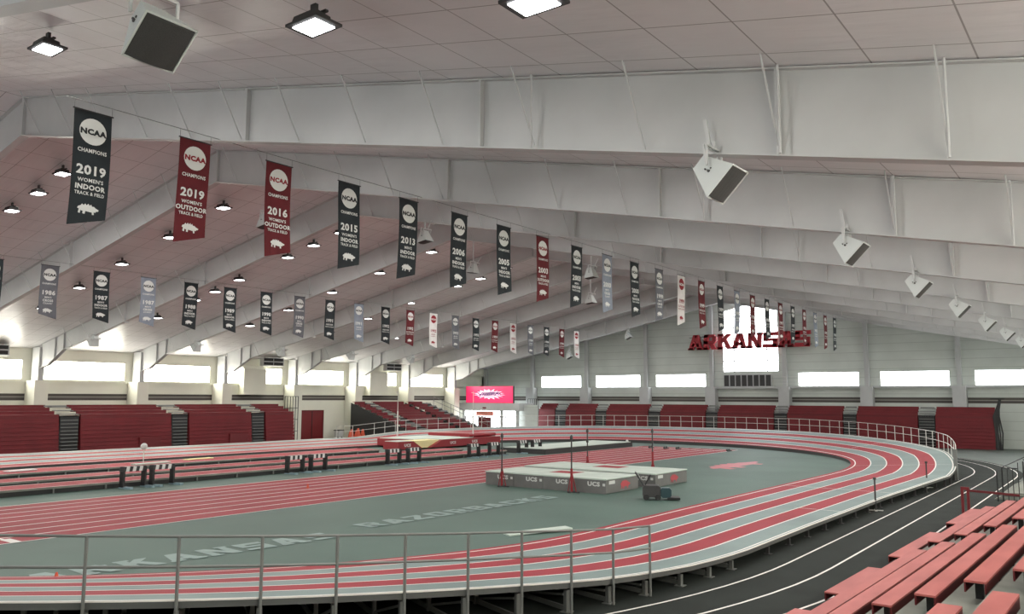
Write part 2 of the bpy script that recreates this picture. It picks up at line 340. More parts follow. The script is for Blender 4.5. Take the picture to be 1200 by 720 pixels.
# ------------------------------------------------------------------ steel frames
def top(x): return roof(x)-.02
def make_frame():
    root = empty('steel_frame')
    bot = lambda x: top(x)-DEP
    mb = MB(); T = .025
    L = [(-74.0, top(-74.0)), (RX, top(RX)), (XE-1.5, top(XE-1.5)), (XE-1.5, 7.2), (XE-3.6, bot(XE-5.4)-.05), (XE-5.4, bot(XE-5.4)), (RX, bot(RX)), (-50.2, bot(-50.2)), (-70.0, 8.68), (-72.6, 7.45), (-74.0, 7.2)]
    # split at ridge for planar convex pieces
    mb.prism([(-74.0, top(-74)), (-74, 7.2), (-72.6, 7.45), (-70, 8.68), (-70, top(-70))], -T, T, P3)
    mb.prism([(-70, top(-70)), (-70, 8.68), (-50.2, bot(-50.2)), (-50.2, top(-50.2))], -T, T, P3)
    mb.prism([(-50.2, top(-50.2)), (-50.2, bot(-50.2)), (RX, bot(RX)), (RX, top(RX))], -T, T, P3)
    mb.prism([(RX, top(RX)), (RX, bot(RX)), (XE-5.4, bot(XE-5.4)), (XE-5.4, top(XE-5.4))], -T, T, P3)
    mb.prism([(XE-5.4, top(XE-5.4)), (XE-5.4, bot(XE-5.4)), (XE-3.6, 8.3), (XE-1.5, 7.2), (XE-1.5, top(XE-1.5))], -T, T, P3)
    mb.build('rafter_web', M['white_steel'], root)
    fl = MB(); G = .16
    lowpts = [(-74, 7.2), (-72.6, 7.45), (-70, 8.68), (-50.2, bot(-50.2)), (RX, bot(RX)), (XE-5.4, bot(XE-5.4)), (XE-3.6, 8.3), (XE-1.5, 7.2)]
    for (a, za), (b, zb) in zip(lowpts, lowpts[1:]):
        fl.prism([(a, za-.03), (b, zb-.03), (b, zb), (a, za)], -G, G, P3)
    fl.build('bottom_flange', M['white_steel'], root)
    tf = MB()
    for a, b in ((-74, RX), (RX, XE-1.5)):
        tf.prism([(a, top(a)-.03), (b, top(b)-.03), (b, top(b)), (a, top(a))], -G, G, P3)
    tf.build('top_flange', M['white_steel'], root)
    for x, w_ in ((RX, .14), (RX-14.7, .1), (RX+15.2, .1), (RX+24.1, .06), (RX+30.9, .05), (-60.5, .05), (-70, .05), (-71.5, .05)):
        zb = bot(x) if x > -69 else (8.68 if x > -70.5 else 7.95)
        MB().box(x-w_/2, x+w_/2, -G, G, zb, top(x)).build('splice_plate', M['white_steel'], root)
    x = XE-6.4; i = 0
    while x > -69:
        if abs(x-RX) > 1.2:
            MB().bar((x, -.08, bot(x)+.04), (x, -.95, top(x)-.03), .03, .03).build('flange_brace', M['white_steel'], root)
        x -= 2.66; i += 1
    for x in (-2.0, -4.62, -9.95):
        MB().tube((x, -.30, bot(x)-.02), (x, -.30, roof(x)-.03), .025, 6).build('hanger_pipe', M['white_steel'], root)
    c = MB(); c.box(-75.3, -74.0, -.22, .22, 0, top(-74.7)-.1); c.build('left_column', M['white_steel'], root)
    c = MB(); c.box(-75.5, -73.7, -.55, .55, 0, 6.15); c.build('column_casing', M['wall_light'], root)
    c = MB(); c.box(XE-1.6, XE-.1, -.22, .22, 0, 8.6); c.build('right_column', M['white_steel'], root)
    return root
ORD = ['first', 'second', 'third', 'fourth', 'fifth', 'sixth', 'seventh', 'eighth', 'ninth', 'tenth', 'eleventh', 'twelfth', 'thirteenth', 'fourteenth', 'fifteenth', 'sixteenth', 'seventeenth', 'eighteenth', 'nineteenth', 'twentieth', 'twenty-first', 'twenty-second', 'twenty-third', 'twenty-fourth']
fr = None
fnames = {2: 'nearest deep white roof beam crossing the whole top of the picture', 10: 'farthest white roof frame, last one before the grey end wall'}
for i, y in enumerate(FRAME_Y):
    o = make_frame() if fr is None else copy_tree(fr)
    if fr is None: fr = o
    o.location = (0, y, 0)
    if i < 2: lb = 'white steel roof frame overhead, %s beyond the wall behind the camera' % ('first' if i == 0 else 'second')
    else: lb = fnames.get(i, 'white steel roof frame, %s in line counted from the nearest crossing beam' % ORD[i-2])
    tag(o, lb, 'roof beam', 'white steel frames carrying the roof')

# ------------------------------------------------------------------ oval banked track
CX, RIN, ROUT, YCN, YCF = -35.5, 20.8, 26.25, 24.0, 52.6
IZ = .46
Z0 = .44
PROF_N = [(0, .44), (8, .50), (14.4, .61), (20.2, .79), (26.2, .95), (32.3, 1.09), (38.8, 1.23), (50, 1.45), (65, 1.70), (90, 1.85)]
PROF_F = [(0, .56), (6, .76), (11, .93), (20, 1.33), (34, 1.55), (51, 1.76), (65, 1.85), (90, 1.87)]
def prof(a, near=False):
    PR = PROF_N if near else PROF_F
    for (x0, z0), (x1, z1) in zip(PR, PR[1:]):
        if x0 <= a <= x1: return z0+(z1-z0)*(a-x0)/(x1-x0)
    return PR[-1][1]
def smooth(t): t = min(1, max(0, t)); return t*t*(3-2*t)
def ro(y, a=None):
    """outer radius: the deck widens a little into the far curve"""
    return ROUT+.6*(smooth((y-40)/14) if a is None else 1)
def zs(y): return Z0+.12*smooth((y-42)/10.6)
def shift(x, y): return x+(.011*max(0, y-30)*smooth((x-CX)/15) if y > 30 else 0)*smooth((75-y)/14)
def path():
    """closed list of (cx, cy, nx, ny, z_in, z_out)"""
    P = []; n = 14
    for i in range(n): P.append((CX, YCN+(YCF-YCN)*i/n, 1, 0, None))
    m = 72
    for i in range(m): a = PI*i/m; P.append((CX, YCF, math.cos(a), math.sin(a), a))
    for i in range(n): P.append((CX, YCF-(YCF-YCN)*i/n, -1, 0, None))
    for i in range(m): a = PI+PI*i/m; P.append((CX, YCN, math.cos(a), math.sin(a), a))
    out = []
    for cx, cy, nx, ny, a in P:
        if a is None: e = 0.0; zo = zs(cy)
        else:
            d = math.degrees(a) % 180; d = min(d, 180-d); zo = prof(d, ny < 0); e = (zo-Z0)/1.4
        zi = IZ+.012+.26*e
        q = smooth((-nx-.3)/.6)
        if q > 0: zi += (max(zi, .64)-zi)*q; zo += (max(zo, .86)-zo)*q
        out.append((cx, cy, nx, ny, zi, zo, ro(cy, a) if (a is None or ny > 0 or abs(nx) == 1) else ROUT, RIN-2.9*q))
    return out
PATH = path()
def trk(i, r, dz=0.0):
    cx, cy, nx, ny, zi, zo, rw, ri = PATH[i % len(PATH)]; tt = (r-RIN)/(ROUT-RIN); r = ri+(rw-ri)*tt
    return (shift(cx+nx*r, cy+ny*r), cy+ny*r, zi+(zo-zi)*tt+dz)
track = empty('oval_track', (0, 0, 0), label='banked oval running track with red and grey lanes on a raised steel deck', cat='running track')
offs = [(RIN, 0)]; r = RIN+.22
offs = [(RIN, RIN+.22, 0), (RIN+.22, RIN+.29, 2)]
r = RIN+.29; LW = (ROUT-.1-r)/6
for k in range(6):
    c = 0 if k % 2 == 0 else 1
    offs.append((r, r+LW-.06, c)); offs.append((r+LW-.06, r+LW, 2)); r += LW
offs.append((r, ROUT, 1))
mb = MB(); N = len(PATH)
for i in range(N):
    for a, b, c in offs: mb.quad(trk(i, a), trk(i, b), trk(i+1, b), trk(i+1, a), c)
mb.build('running_surface', [M['lane_red'], M['lane_grey'], M['line']], track)
mb = MB()
for i in range(N):       # underside
    mb.quad(trk(i+1, RIN, -.09), trk(i+1, ROUT, -.09), trk(i, ROUT, -.09), trk(i, RIN, -.09))
mb.build('deck_underside', M['dark'], track)
mb = MB()
for i in range(N):
    a, b = trk(i, RIN), trk(i+1, RIN); mb.quad((a[0], a[1], IZ-.3), (b[0], b[1], IZ-.3), b, a)
mb.build('inner_skirt', M['charcoal'], track)
mb = MB()
for i in range(N):
    a, b = trk(i, ROUT), trk(i+1, ROUT); a2, b2 = trk(i, ROUT-.06), trk(i+1, ROUT-.06); h = .14
    d = lambda p, z: (p[0], p[1], p[2]-z)
    mb.quad(d(a, .03), d(b, .03), d(b, h), d(a, h)); mb.quad(d(a2, h), d(b2, h), d(b2, .03), d(a2, .03)); mb.quad(d(a, h), d(b, h), d(b2, h), d(a2, h))
mb.build('edge_channel', M['channel'], track)
mb = MB()
for i in range(N):
    a, b = trk(i, ROUT-.02), trk(i+1, ROUT-.02); a2, b2 = trk(i, ROUT+.02), trk(i+1, ROUT+.02)
    mb.quad((a[0], a[1], a[2]+.01), (a2[0], a2[1], a2[2]+.01), (b2[0], b2[1], b2[2]+.01), (b[0], b[1], b[2]+.01)); mb.quad((a2[0], a2[1], a2[2]-.02), (b2[0], b2[1], b2[2]-.02), (b2[0], b2[1], b2[2]+.01), (a2[0], a2[1], a2[2]+.01))
mb.build('edge_strip', M['line'], track)
for i, (ra, rb) in ((18, (RIN+.3, ROUT-.1)), (9, (RIN+.3, ROUT-.1)), (30, (RIN+2.2, ROUT-.1)), (5, (ROUT-2, ROUT-.1))):
    for a, b in ((0, 1),):
        p, q = trk(i, ra, .006), trk(i, rb, .006); u = Vector(trk(i+1, ra))-Vector(trk(i, ra)); u = u.normalized()*.05; u.z = 0
        MB().quad(p, q, Vector(q)+u, Vector(p)+u).build('cross_mark', M['line'], track)
# structural posts under the outer edge
def deckpt(kind, v):
    """kind 'n' near curve angle deg (negative), 'f' far curve angle deg, 'e' right straight y, 'w' left straight y -> (x, y, z, nx, ny)"""
    if kind == 'e': return (shift(CX+ro(v), v), v, zs(v), 1, 0)
    if kind == 'w': return (CX-ro(v), v, zs(v), -1, 0)
    a = math.radians(v); d = abs(v) % 180; d = min(d, 180-d)
    cy = YCN if kind == 'n' else YCF
    rw = ROUT if kind == 'n' else ROUT+.6; y = cy+rw*math.sin(a); z = prof(d, kind == 'n'); q = smooth((-math.cos(a)-.3)/.6); z += (max(z, .86)-z)*q
    return (shift(CX+rw*math.cos(a), y), y, z, math.cos(a), math.sin(a))
spots = [('n', -v) for v in (2, 5, 8.2, 11.46, 14.35, 17.23, 20.23, 23.13, 26.2, 29.22, 32.29, 35.48, 38.83, 42.3, 46, 50, 54, 58)] + [('e', v) for v in range(26, 53, 2)] + [('f', v) for v in range(2, 175, 5)]
for kd, v in spots:
    x, y, z, nx, ny = deckpt(kd, v)
    x -= nx*.12; y -= ny*.12
    q = MB().bar((x, y, 0), (x, y, z-.2), .1, .1, upv=(nx, ny, 0)).box(x-.12, x+.12, y-.12, y+.12, 0, .03)
    q.build('support_post', M['steel'] if kd == 'n' else M['charcoal'], track)
for kd, v in spots[:18]:
    x, y, z, nx, ny = deckpt(kd, v)
    mb = MB()
    for dd, zz in ((1.9, .22), (3.8, .36)):
        bx, by = x-nx*dd, y-ny*dd; zt = max(.2, z-(z-IZ)*dd/6-.15)
        mb.bar((bx, by, 0), (bx, by, zt), .09, .09, upv=(nx, ny, 0))
    mb.bar((x-nx*.2, y-ny*.2, .09), (x-nx*3.8, y-ny*3.8, .09), .06, .1)
    mb.bar((x-nx*.25, y-ny*.25, z-.32), (x-nx*1.85, y-ny*1.85, .15), .05, .05)
    mb.bar((x-nx*.15, y-ny*.15, z-.16), (x-nx*5.2, y-ny*5.2, IZ-.13), .08, .07)
    mb.build('cross_brace', M['steel'], track)

# infield platform with sprint lanes and painted marks
inf = empty('infield', (0, 0, 0), label='grey green rubber infield inside the oval with painted words and sprint lanes', cat='infield floor')
R2 = RIN+.03
pts = [(shift(CX+R2*math.cos(PI*i/48), YCF+R2*math.sin(PI*i/48)), YCF+R2*math.sin(PI*i/48)) for i in range(49)] + [(CX+R2*math.cos(PI+PI*i/48), YCN+R2*math.sin(PI+PI*i/48)) for i in range(49)]
MB().prism(pts, 0.0, IZ, lambda u, v, w_: (u, v, w_)).build('infield_slab', M['infield'], inf)
SX0, SX1, SY0, SY1 = -36.1, -27.05, 5.6, 68.6
MB().box(SX0, SX1, SY0, SY1, IZ+.001, IZ+.008).build('sprint_lanes', M['lane_red'], inf)
mb = MB(); lw = (SX1-SX0)/8
for k in range(9):
    x = SX0+lw*k; mb.box(x-.035, x+.035, SY0, SY1, IZ+.008, IZ+.012)
for y in (SY0, 11.4, 66.4): mb.box(SX0, SX1, y-.04, y+.04, IZ+.008, IZ+.0125)
mb.box(-27.9, -27.05, 11.3, 11.6, IZ+.008, IZ+.012)
mb.build('lane_lines', M['line'], inf)
def ccw(g):
    a = sum(g[i][0]*g[(i+1) % len(g)][1]-g[(i+1) % len(g)][0]*g[i][1] for i in range(len(g)))
    return g if a > 0 else g[::-1]
def floor_word(word, p0, p1, h, name, m, gap=.16):
    """word laid on the infield from p0 (baseline start) to p1 (baseline end); cap height h points to -X"""
    p0 = Vector((*p0, 0)); p1 = Vector((*p1, 0)); d = (p1-p0); L = d.length; d.normalize(); n = Vector((-d.y, d.x, 0)); mb = MB()
    w_ = L/len(word)
    for i, ch in enumerate(word):
        for q, g in enumerate(GLYPH[ch]):
            mb.poly([tuple(p0+d*((i+u*(1-gap))*w_)+n*(v*h)+Vector((0, 0, IZ+.010+.002*q))) for u, v in ccw(g)])
    mb.build(name, m, inf)
floor_word('ARKANSAS', (-20.85, 9.25), (-20.15, 18.3), 1.15, 'arkansas_lettering', M['text_pale'])
floor_word('RAZORBACKS', (-20.75, 19.9), (-20.45, 31.2), 1.0, 'razorbacks_lettering', M['text_pale'])
MB().poly([(-21.0-v*4.0, 53.2+u*7.6, IZ+.012) for u, v in ccw(HOG)]).build('boar_mark', M['hog_red'], inf)

# black practice lanes on the main floor, outside the oval
prac = empty('practice_track', (0, 0, 0), label='black outer track on the floor with three white lines beside the stands', cat='running track')
def ring(r0_, r1_, z, mb, cyn=25.0, cyf=60.0, n=64, z0=None):
    def P(r):
        o = []
        for i in range(8): o.append((CX+r, cyn+(cyf-cyn)*i/8))
        for i in range(n): a = PI*i/n; o.append((CX+r*math.cos(a), cyf+r*math.sin(a)))
        for i in range(8): o.append((CX-r, cyf-(cyf-cyn)*i/8))
        for i in range(n): a = PI+PI*i/n; o.append((CX+r*math.cos(a), cyn+r*math.sin(a)))
        return o
    A, B = P(r0_), P(r1_)
    for i in range(len(A)):
        j = (i+1) % len(A); mb.quad((*A[i], z), (*B[i], z), (*B[j], z), (*A[j], z))
    return mb
ring(19.5, 29.9, .012, MB()).build('black_surface', M['floor_black'], prac)
mb = MB()
for r in (27.12, 28.35, 29.58): ring(r-.035, r+.035, .018, mb)
mb.build('white_lines', M['line'], prac)
# black apron of the floor right up to the stands and behind the near deck
MB().box(-62, -5.4, YN+.4, 27, .002, .009).box(-8, -4.2, 27, 58, .002, .0085).build('floor_mat', M['floor_black'], prac)

# ------------------------------------------------------------------ railings of the oval
def railing(items, label, m, r_post=.022, down=True, grp='railings along the outer edge of the oval'):
    pts = [deckpt(*s) for s in items]
    root = empty('track_railing', (pts[0][0], pts[0][1], 0), label=label, cat='railing', group=grp)
    ox, oy = pts[0][0], pts[0][1]
    L = lambda p: (p[0]-ox, p[1]-oy, p[2])
    tops = []
    for x, y, z, nx, ny in pts:
        zb = .0 if down else z-.15
        x += nx*.05; y += ny*.05
        lean = .03
        MB().tube(L((x, y, zb)), L((x, y, z+1.14)), r_post, 8).build('rail_post', m, root)
        tops.append((x, y, z))
    for h, nm in ((1.14, 'top_rail'), (.6, 'middle_rail')):
        MB().chain([L((x, y, z+h)) for x, y, z in tops], r_post*.85).build(nm, m, root)
    return root
railing([('n', -v) for v in (11.46, 14.35, 17.23, 20.23, 23.13, 26.2, 29.22, 32.29, 35.48, 38.83, 42.3, 46)], 'grey pipe railing on the near curved edge of the raised track', M['steel'], .032)
ang = [9.5+2.56*i for i in range(62)]
railing([('f', a) for a in ang]+[('f', 171), ('f', 175)], 'long pale pipe railing curving round the far end of the oval', M['rail_white'], .022, down=False)
e = deckpt('f', 8.3)
MB().box(e[0]-.09, e[0]+.09, e[1]-.12, e[1]+.12, 0, 1.85).box(e[0]-.11, e[0]+.11, e[1]-.14, e[1]+.14, 0, .03).build('end_post', M['steel'], label='square grey post ending the far curved railing beside the black track', cat='post')

# ------------------------------------------------------------------ raised runways on the far side of the infield
def runway(x0, x1, y0, y1, h, label):
    root = empty('runway', (0, 0, 0), label=label, cat='runway', group='raised red jumping runways')
    MB().box(x0, x1, y0, y1, IZ+h-.09, IZ+h-.01).build('runway_deck', M['concrete'], root)
    MB().box(x0+.03, x1-.03, y0, y1, IZ+h-.01, IZ+h).build('running_surface', M['lane_red'], root)
    mb = MB()
    for x in (x0+.06, x1-.12): mb.box(x, x+.06, y0, y1, IZ+h, IZ+h+.004)
    mb.build('edge_lines', M['line'], root)
    MB().box(x0+.12, x0+.2, y0, y1, IZ, IZ+h-.09).box(x1-.2, x1-.12, y0, y1, IZ, IZ+h-.09).build('dark_skirt', M['dark'], root)
    y = y0+.8; n = 0
    while y < y1 and n < 40:
        MB().box(x1-.1, x1-.02, y-.03, y+.03, IZ, IZ+h-.09).build('runway_leg', M['steel'], root); y += 2.4; n += 1
    return root
runway(-41.2, -39.2, 10, 52, .3, 'raised red runway nearest the sprint lanes, behind the hurdles')
runway(-44.7, -42.8, 8.5, 51, .3, 'middle one of the three raised red runways')
runway(-50.0, -47.3, 9.5, 46.2, .3, 'widest raised red runway, the one leading to the red landing mat')
for (x, y, a, c, ln) in [(-48.6, 20.5, .2, 'white_cloth', 1.6), (-47.9, 27.6, .1, 'mat_top', 2.4), (-49, 31.5, .1, 'mat_yellow', 2.0)]:
    MB().box(-.25, .25, -ln/2, ln/2, 0, .07, bev=.02).build('foam_pad', M[c], label={'white_cloth': 'thin white pad lying on the widest runway, left end', 'mat_top': 'pale grey pad lying on the widest runway by the white ball', 'mat_yellow': 'cream pad lying on the widest runway, right of the white ball'}[c], cat='pad').matrix_world = Matrix.Translation((x, y, IZ+.304)) @ Matrix.Rotation(a, 4, 'Z')

# ------------------------------------------------------------------ hurdles
def make_hurdle():
    root = empty('hurdle')
    bd = MB(); n = 7
    for k in range(n): bd.prism([(-.62+1.16*k/n, .78), (-.62+1.16*(k+1)/n, .78), (-.5+1.16*(k+1)/n, 1.0), (-.5+1.16*k/n, 1.0)], -.0, .02, lambda u, v, w_: (w_-(v-.78)*.6, u-.02, v), mi=k % 2)
    bd.build('crossbar_board', [M['dark'], M['print_white']], root)
    for s in (-1, 1):
        MB().bar((0, s*.54, .03), (0, s*.54, .86), .05, .09, upv=(0, 1, 0)).build('upright', M['dark'], root)
        b = MB().box(-.04, .72, s*.54-.06, s*.54+.06, 0, .05).box(.45, .74, s*.54-.08, s*.54+.08, 0, .1)
        b.build('base_foot', M['blue_grey'], root)
    return root
hp = None
hg = [(-39.05, 20.9, 22.4), (-39.05, 30.6, 32.3), (-39.05, 38.6, 40.5), (-39.05, 46.9, 49.3), (-39.05, 53.0, 54.9)]
gname = ['left edge of the picture', 'red bleacher end wall below', 'two white vault posts', 'red landing mat right end', 'grey long-jump cover']
gname = ['group nearest the left edge', 'second group from the left', 'third group from the left', 'fourth group from the left', 'fifth, farthest right group']
for gi, (hx, ya, yb_) in enumerate(hg):
    for si, y in enumerate((ya+.6, yb_+.6)):
        for k in range(5):
            if hp is None: hp = make_hurdle(); o = hp
            else: o = copy_tree(hp)
            o.location = (hx-.05+.055*k+.1, y+.012*k, IZ)
            tag(o, 'black hurdle nested in the %s stack, %s' % ('left' if si == 0 else 'right', gname[gi]), 'hurdle', 'nested hurdles, %s stack, %s' % ('left' if si == 0 else 'right', gname[gi]))

# ------------------------------------------------------------------ high jump landing mats and standards
def ucs(mb, f, size, mi=0): add_text(mb, 'UCS', size, f, .014, mi, 1.3)
def hj_mat(x0, x1, y0, y1, label, logos):
    root = empty('landing_mat', (x0, y0, IZ), label=label, cat='landing mat', group='grey high jump landing mats')
    W, D, H = x1-x0, y1-y0, .68
    n = 4
    for k in range(n):
        a = W*k/n; b = W*(k+1)/n
        MB().box(a+.01, b-.01, 0, D, 0, H-.06, bev=.03).build('foam_block', M['mat_grey'], root)
    MB().box(-.02, W+.02, -.02, D+.02, H-.06, H, bev=.02).build('top_cover', M['mat_top'], root)
    MB().box(W*.42, W*.62, D*.45, D*.8, H+.001, H+.005).build('top_emblem', M['lane_red'], root)
    mb = MB()
    for k in range(n):
        ucs(mb, lambda u, v, k=k: (W*(k+.62)/n+u, -.006, H*.5+v), .26)
        mb.build('white_lettering', M['print_white'], root); mb = MB()
        mb.box(W*(k+.62)/n+.48, W*(k+.62)/n+.62, -.006, -.004, H*.52, H*.52+.12); mb.build('white_tag', M['print_white'], root); mb = MB()
    mb.box(W+.003, W+.006, .25, .8, H*.62, H*.85)
    mb.build('white_tag', M['print_white'], root)
    MB().poly([(W+.008, D*.58+u*.95, H*.46+v*.75) for u, v in HOG]).build('side_emblem', M['hog_red'], root)
    return root
hj_mat(-26.5, -19.45, 33.35, 36.45, 'grey block landing mat with white side lettering, the front one', True)
hj_mat(-26.9, -18.95, 37.3, 40.9, 'grey block landing mat behind the front mat, the rear one', True)
def standard(x, y, h, lowred, label):
    root = empty('jump_standard', (x, y, IZ), label=label, cat='jump standard', group='high jump standards')
    MB().box(-.22, .42, -.05, .05, 0, .05).box(-.05, .05, -.28, .28, 0, .05).build('base', M['charcoal'], root)
    MB().tube((0, 0, .04), (0, 0, lowred), .06, 10).build('lower_sleeve', M['mat_red'], root)
    MB().tube((0, 0, lowred), (0, 0, h), .035, 10).box(-.05, .05, -.05, .05, h-.22, h-.05).box(-.055, .055, -.05, .05, h-.8, h-.7).build('upright_pole', M['charcoal'], root)
    MB().bar((-.2, 0, .05), (-.02, 0, .9), .03).bar((.25, 0, .05), (.03, 0, .9), .03).build('brace', M['mat_red'], root)
    return root
standard(-25.2, 33.0, 2.62, .75, 'dark jump standard with red foot at the left front of the grey mats')
standard(-21.1, 33.0, 2.65, 1.1, 'dark jump standard with red foot before the right part of the front mat')
standard(-25.5, 41.6, 2.6, 1.0, 'dark jump standard behind the rear grey mat, the left one')
standard(-21.3, 41.6, 2.7, 1.45, 'dark jump standard behind the rear grey mat, the right one')

# floor machine by the mats
root = empty('floor_scrubber', (-16.9, 33.0, IZ), .5, label='dark walk-behind floor machine parked right of the grey mats', cat='floor machine')
MB().box(-.45, .3, -.33, .33, .12, .62, bev=.07).build('body', M['charcoal'], root)
MB().box(.32, .78, -.24, .24, .1, .52, bev=.08).build('tank', M['teal'], root)
MB().box(.6, 1.15, -.34, .34, .04, .13, bev=.02).build('nozzle', M['dark'], root)
MB().chain([(-.4, -.25, .6), (-.75, -.25, 1.15), (-.75, .25, 1.15), (-.4, .25, .6)], .025, 8).chain([(-.35, -.2, .6), (-.1, -.2, 1.05), (-.1, .2, 1.05), (-.35, .2, .6)], .018, 8).build('handle', M['dark'], root)
for sx in (-.3, .2):
    for sy in (-.36, .33): MB().tube((sx, sy, .13), (sx, sy+.04, .13), .13, 14).build('wheel', M['dark'], root)

# cones, plank, small infield pieces
def cone(x, y, z, h, label, grp=None):
    o = MB().lathe([(h*.42, 0), (h*.42, h*.07), (h*.3, h*.08), (h*.08, h), (0.001, h)], k=16).build('marker_cone', M['orange'], label=label, cat='cone', group=grp); o.location = (x, y, z)
cone(-20.3, 9.5, IZ, .3, 'small orange cone at the foot of the painted letter, bottom left')
cone(-32, 26.5, IZ+.012, .22, 'tiny orange cone standing on the red sprint lanes')
root = empty('ramp_board', (-15.75, 22.6, IZ), math.radians(62), label='pale board lying across the inner lanes behind the near railing', cat='board')
MB().prism([(-1.15, .0), (1.15, .08), (1.15, .12), (-1.15, .04)], -.25, .25, lambda u, v, w_: (u, w_, v)).build('board_top', M['mat_top'], root)
MB().box(-.5, 1.1, -.2, .2, .03, .05).build('board_underframe', M['dark'], root)
for i, (x, y) in enumerate([(-34.1, 66.4), (-32.6, 66.3), (-31.5, 66.4), (-27.0, 66.6)]):
    o = MB().box(-.06, .06, -.4, .4, 0, .06).prism([(-.16, .02), (.0, .02), (-.1, .2)], -.3, -.1, lambda u, v, w_: (v*0+u, w_, v)).prism([(-.16, .02), (.0, .02), (-.1, .2)], .1, .3, lambda u, v, w_: (u, w_, v)).build('starting_block', M['charcoal'], label='dark starting block at the far end of the sprint lanes, %s from the left' % ORD[i], cat='starting block', group='starting blocks at the far line')
    o.location = (x, y, IZ+.013)

# covered long jump pit
root = empty('jump_pit', (-38.7, 60.5, IZ), label='low dark-sided sand pit under a flat pale green cover', cat='jump pit')
MB().box(-2.1, 2.1, -7, 7, 0, .38).build('pit_box', M['charcoal'], root)
MB().box(-2.0, 2.0, -6.9, 6.9, .38, .43, bev=.02).build('pit_cover', M['mat_top'], root)
MB().sphere((1.8, 6.6, .5), .12).build('weight_ball', M['print_white'], root)

# pole vault landing area on the far runways
root = empty('vault_mat', (-51, 55.0, IZ+.14), label='large red pole vault landing mat with pale top and cream notch', cat='landing mat')
X0, X1, H = -2.6, 3.3, .62      # local x extents, towards camera = +x
MB().box(X0, X1-1.6, -3.0, 7.2, 0, H, bev=.04).build('rear_block', M['mat_red'], root)
MB().prism([(-6.4, 0), (-4.2, 0), (-3.5, .0), (-4.6, H), (-6.4, H)], X1-1.7, X1, lambda u, v, w_: (w_, u, v)).build('left_wedge', M['mat_red'], root)
MB().prism([(-2.6, 0), (7.2, 0), (7.2, H), (-1.0, H)], X1-1.7, X1, lambda u, v, w_: (w_, u, v)).build('right_wedge', M['mat_red'], root)
MB().box(X1-1.72, X1-1.6, -4.6, -1.0, 0, H+.01).prism([(-3.6, .01), (-2.5, .01), (-.9, H), (-4.6, H)], X1-1.6, X1-.3, lambda u, v, w_: (w_, u, v)).build('notch_padding', M['mat_yellow'], root)
MB().box(X0+.1, X1-1.7, -2.8, 7.0, H, H+.06, bev=.02).box(X1-1.6, X1-.1, -6.3, -4.7, H, H+.04).box(X1-1.6, X1-.1, -.9, 3.2, H, H+.04).build('top_cover', M['mat_top'], root)
MB().box(X0+.2, X1-.6, 3.4, 7.3, H+.04, H+.34, bev=.1).build('raised_end_pad', M['mat_red'], root)
mb = MB()
for u0 in (-5.3, .4, 3.4):
    mb = MB(); ucs(mb, lambda u, v, u0=u0: (X1+.004, u0+u, .22+v), .3); mb.build('white_lettering', M['print_white'], root)
for x, y, lb in ((-54.2, 55.1, 'left'), (-48.4, 59.0, 'right')):
    r_ = empty('vault_standard', (x, y, IZ), label='tall white pole vault standard over the red mat, the %s one' % lb, cat='jump standard', group='white pole vault standards')
    MB().box(-.5, .5, -.12, .12, 0, .1).build('base', M['steel'], r_)
    MB().tube((0, 0, .1), (0, 0, 3.1), .06, 8).build('mast', M['rail_white'], r_)
    MB().tube((0, 0, 3.0), (0, 0, 4.9), .028, 8).box(-.2, .06, -.03, .03, 4.8, 4.86).build('upper_mast', M['rail_white'], r_)

# white ball on a stand
root = empty('ball_stand', (-48.0, 27.15, IZ+.304), label='white ball on a thin pole standing on the widest runway', cat='stand')
MB().tube((0, 0, 0), (0, 0, .9), .03, 8).box(-.12, .12, -.12, .12, 0, .02).build('pole', M['rail_white'], root)
MB().sphere((0, 0, 1.06), .2, 18).build('ball', M['print_white'], root)

# black stanchions on the practice lanes
for i, (x, y) in enumerate(((-9.15, 38.85), (-9.2, 50.6))):
    root = empty('stanchion', (x, y, .012), .3, label='slim dark stanchion on a white base beside the deck edge, %s one' % ('nearer' if i == 0 else 'farther'), cat='stanchion', group='stanchions beside the oval')
    MB().box(-.3, .3, -.05, .05, 0, .03).box(-.05, .05, -.28, .28, 0, .03).build('base', M['rail_white'], root)
    MB().tube((0, 0, .03), (0, 0, 1.35), .035, 8).box(-.06, .06, -.05, .05, 1.33, 1.42).build('pole', M['charcoal'], root)

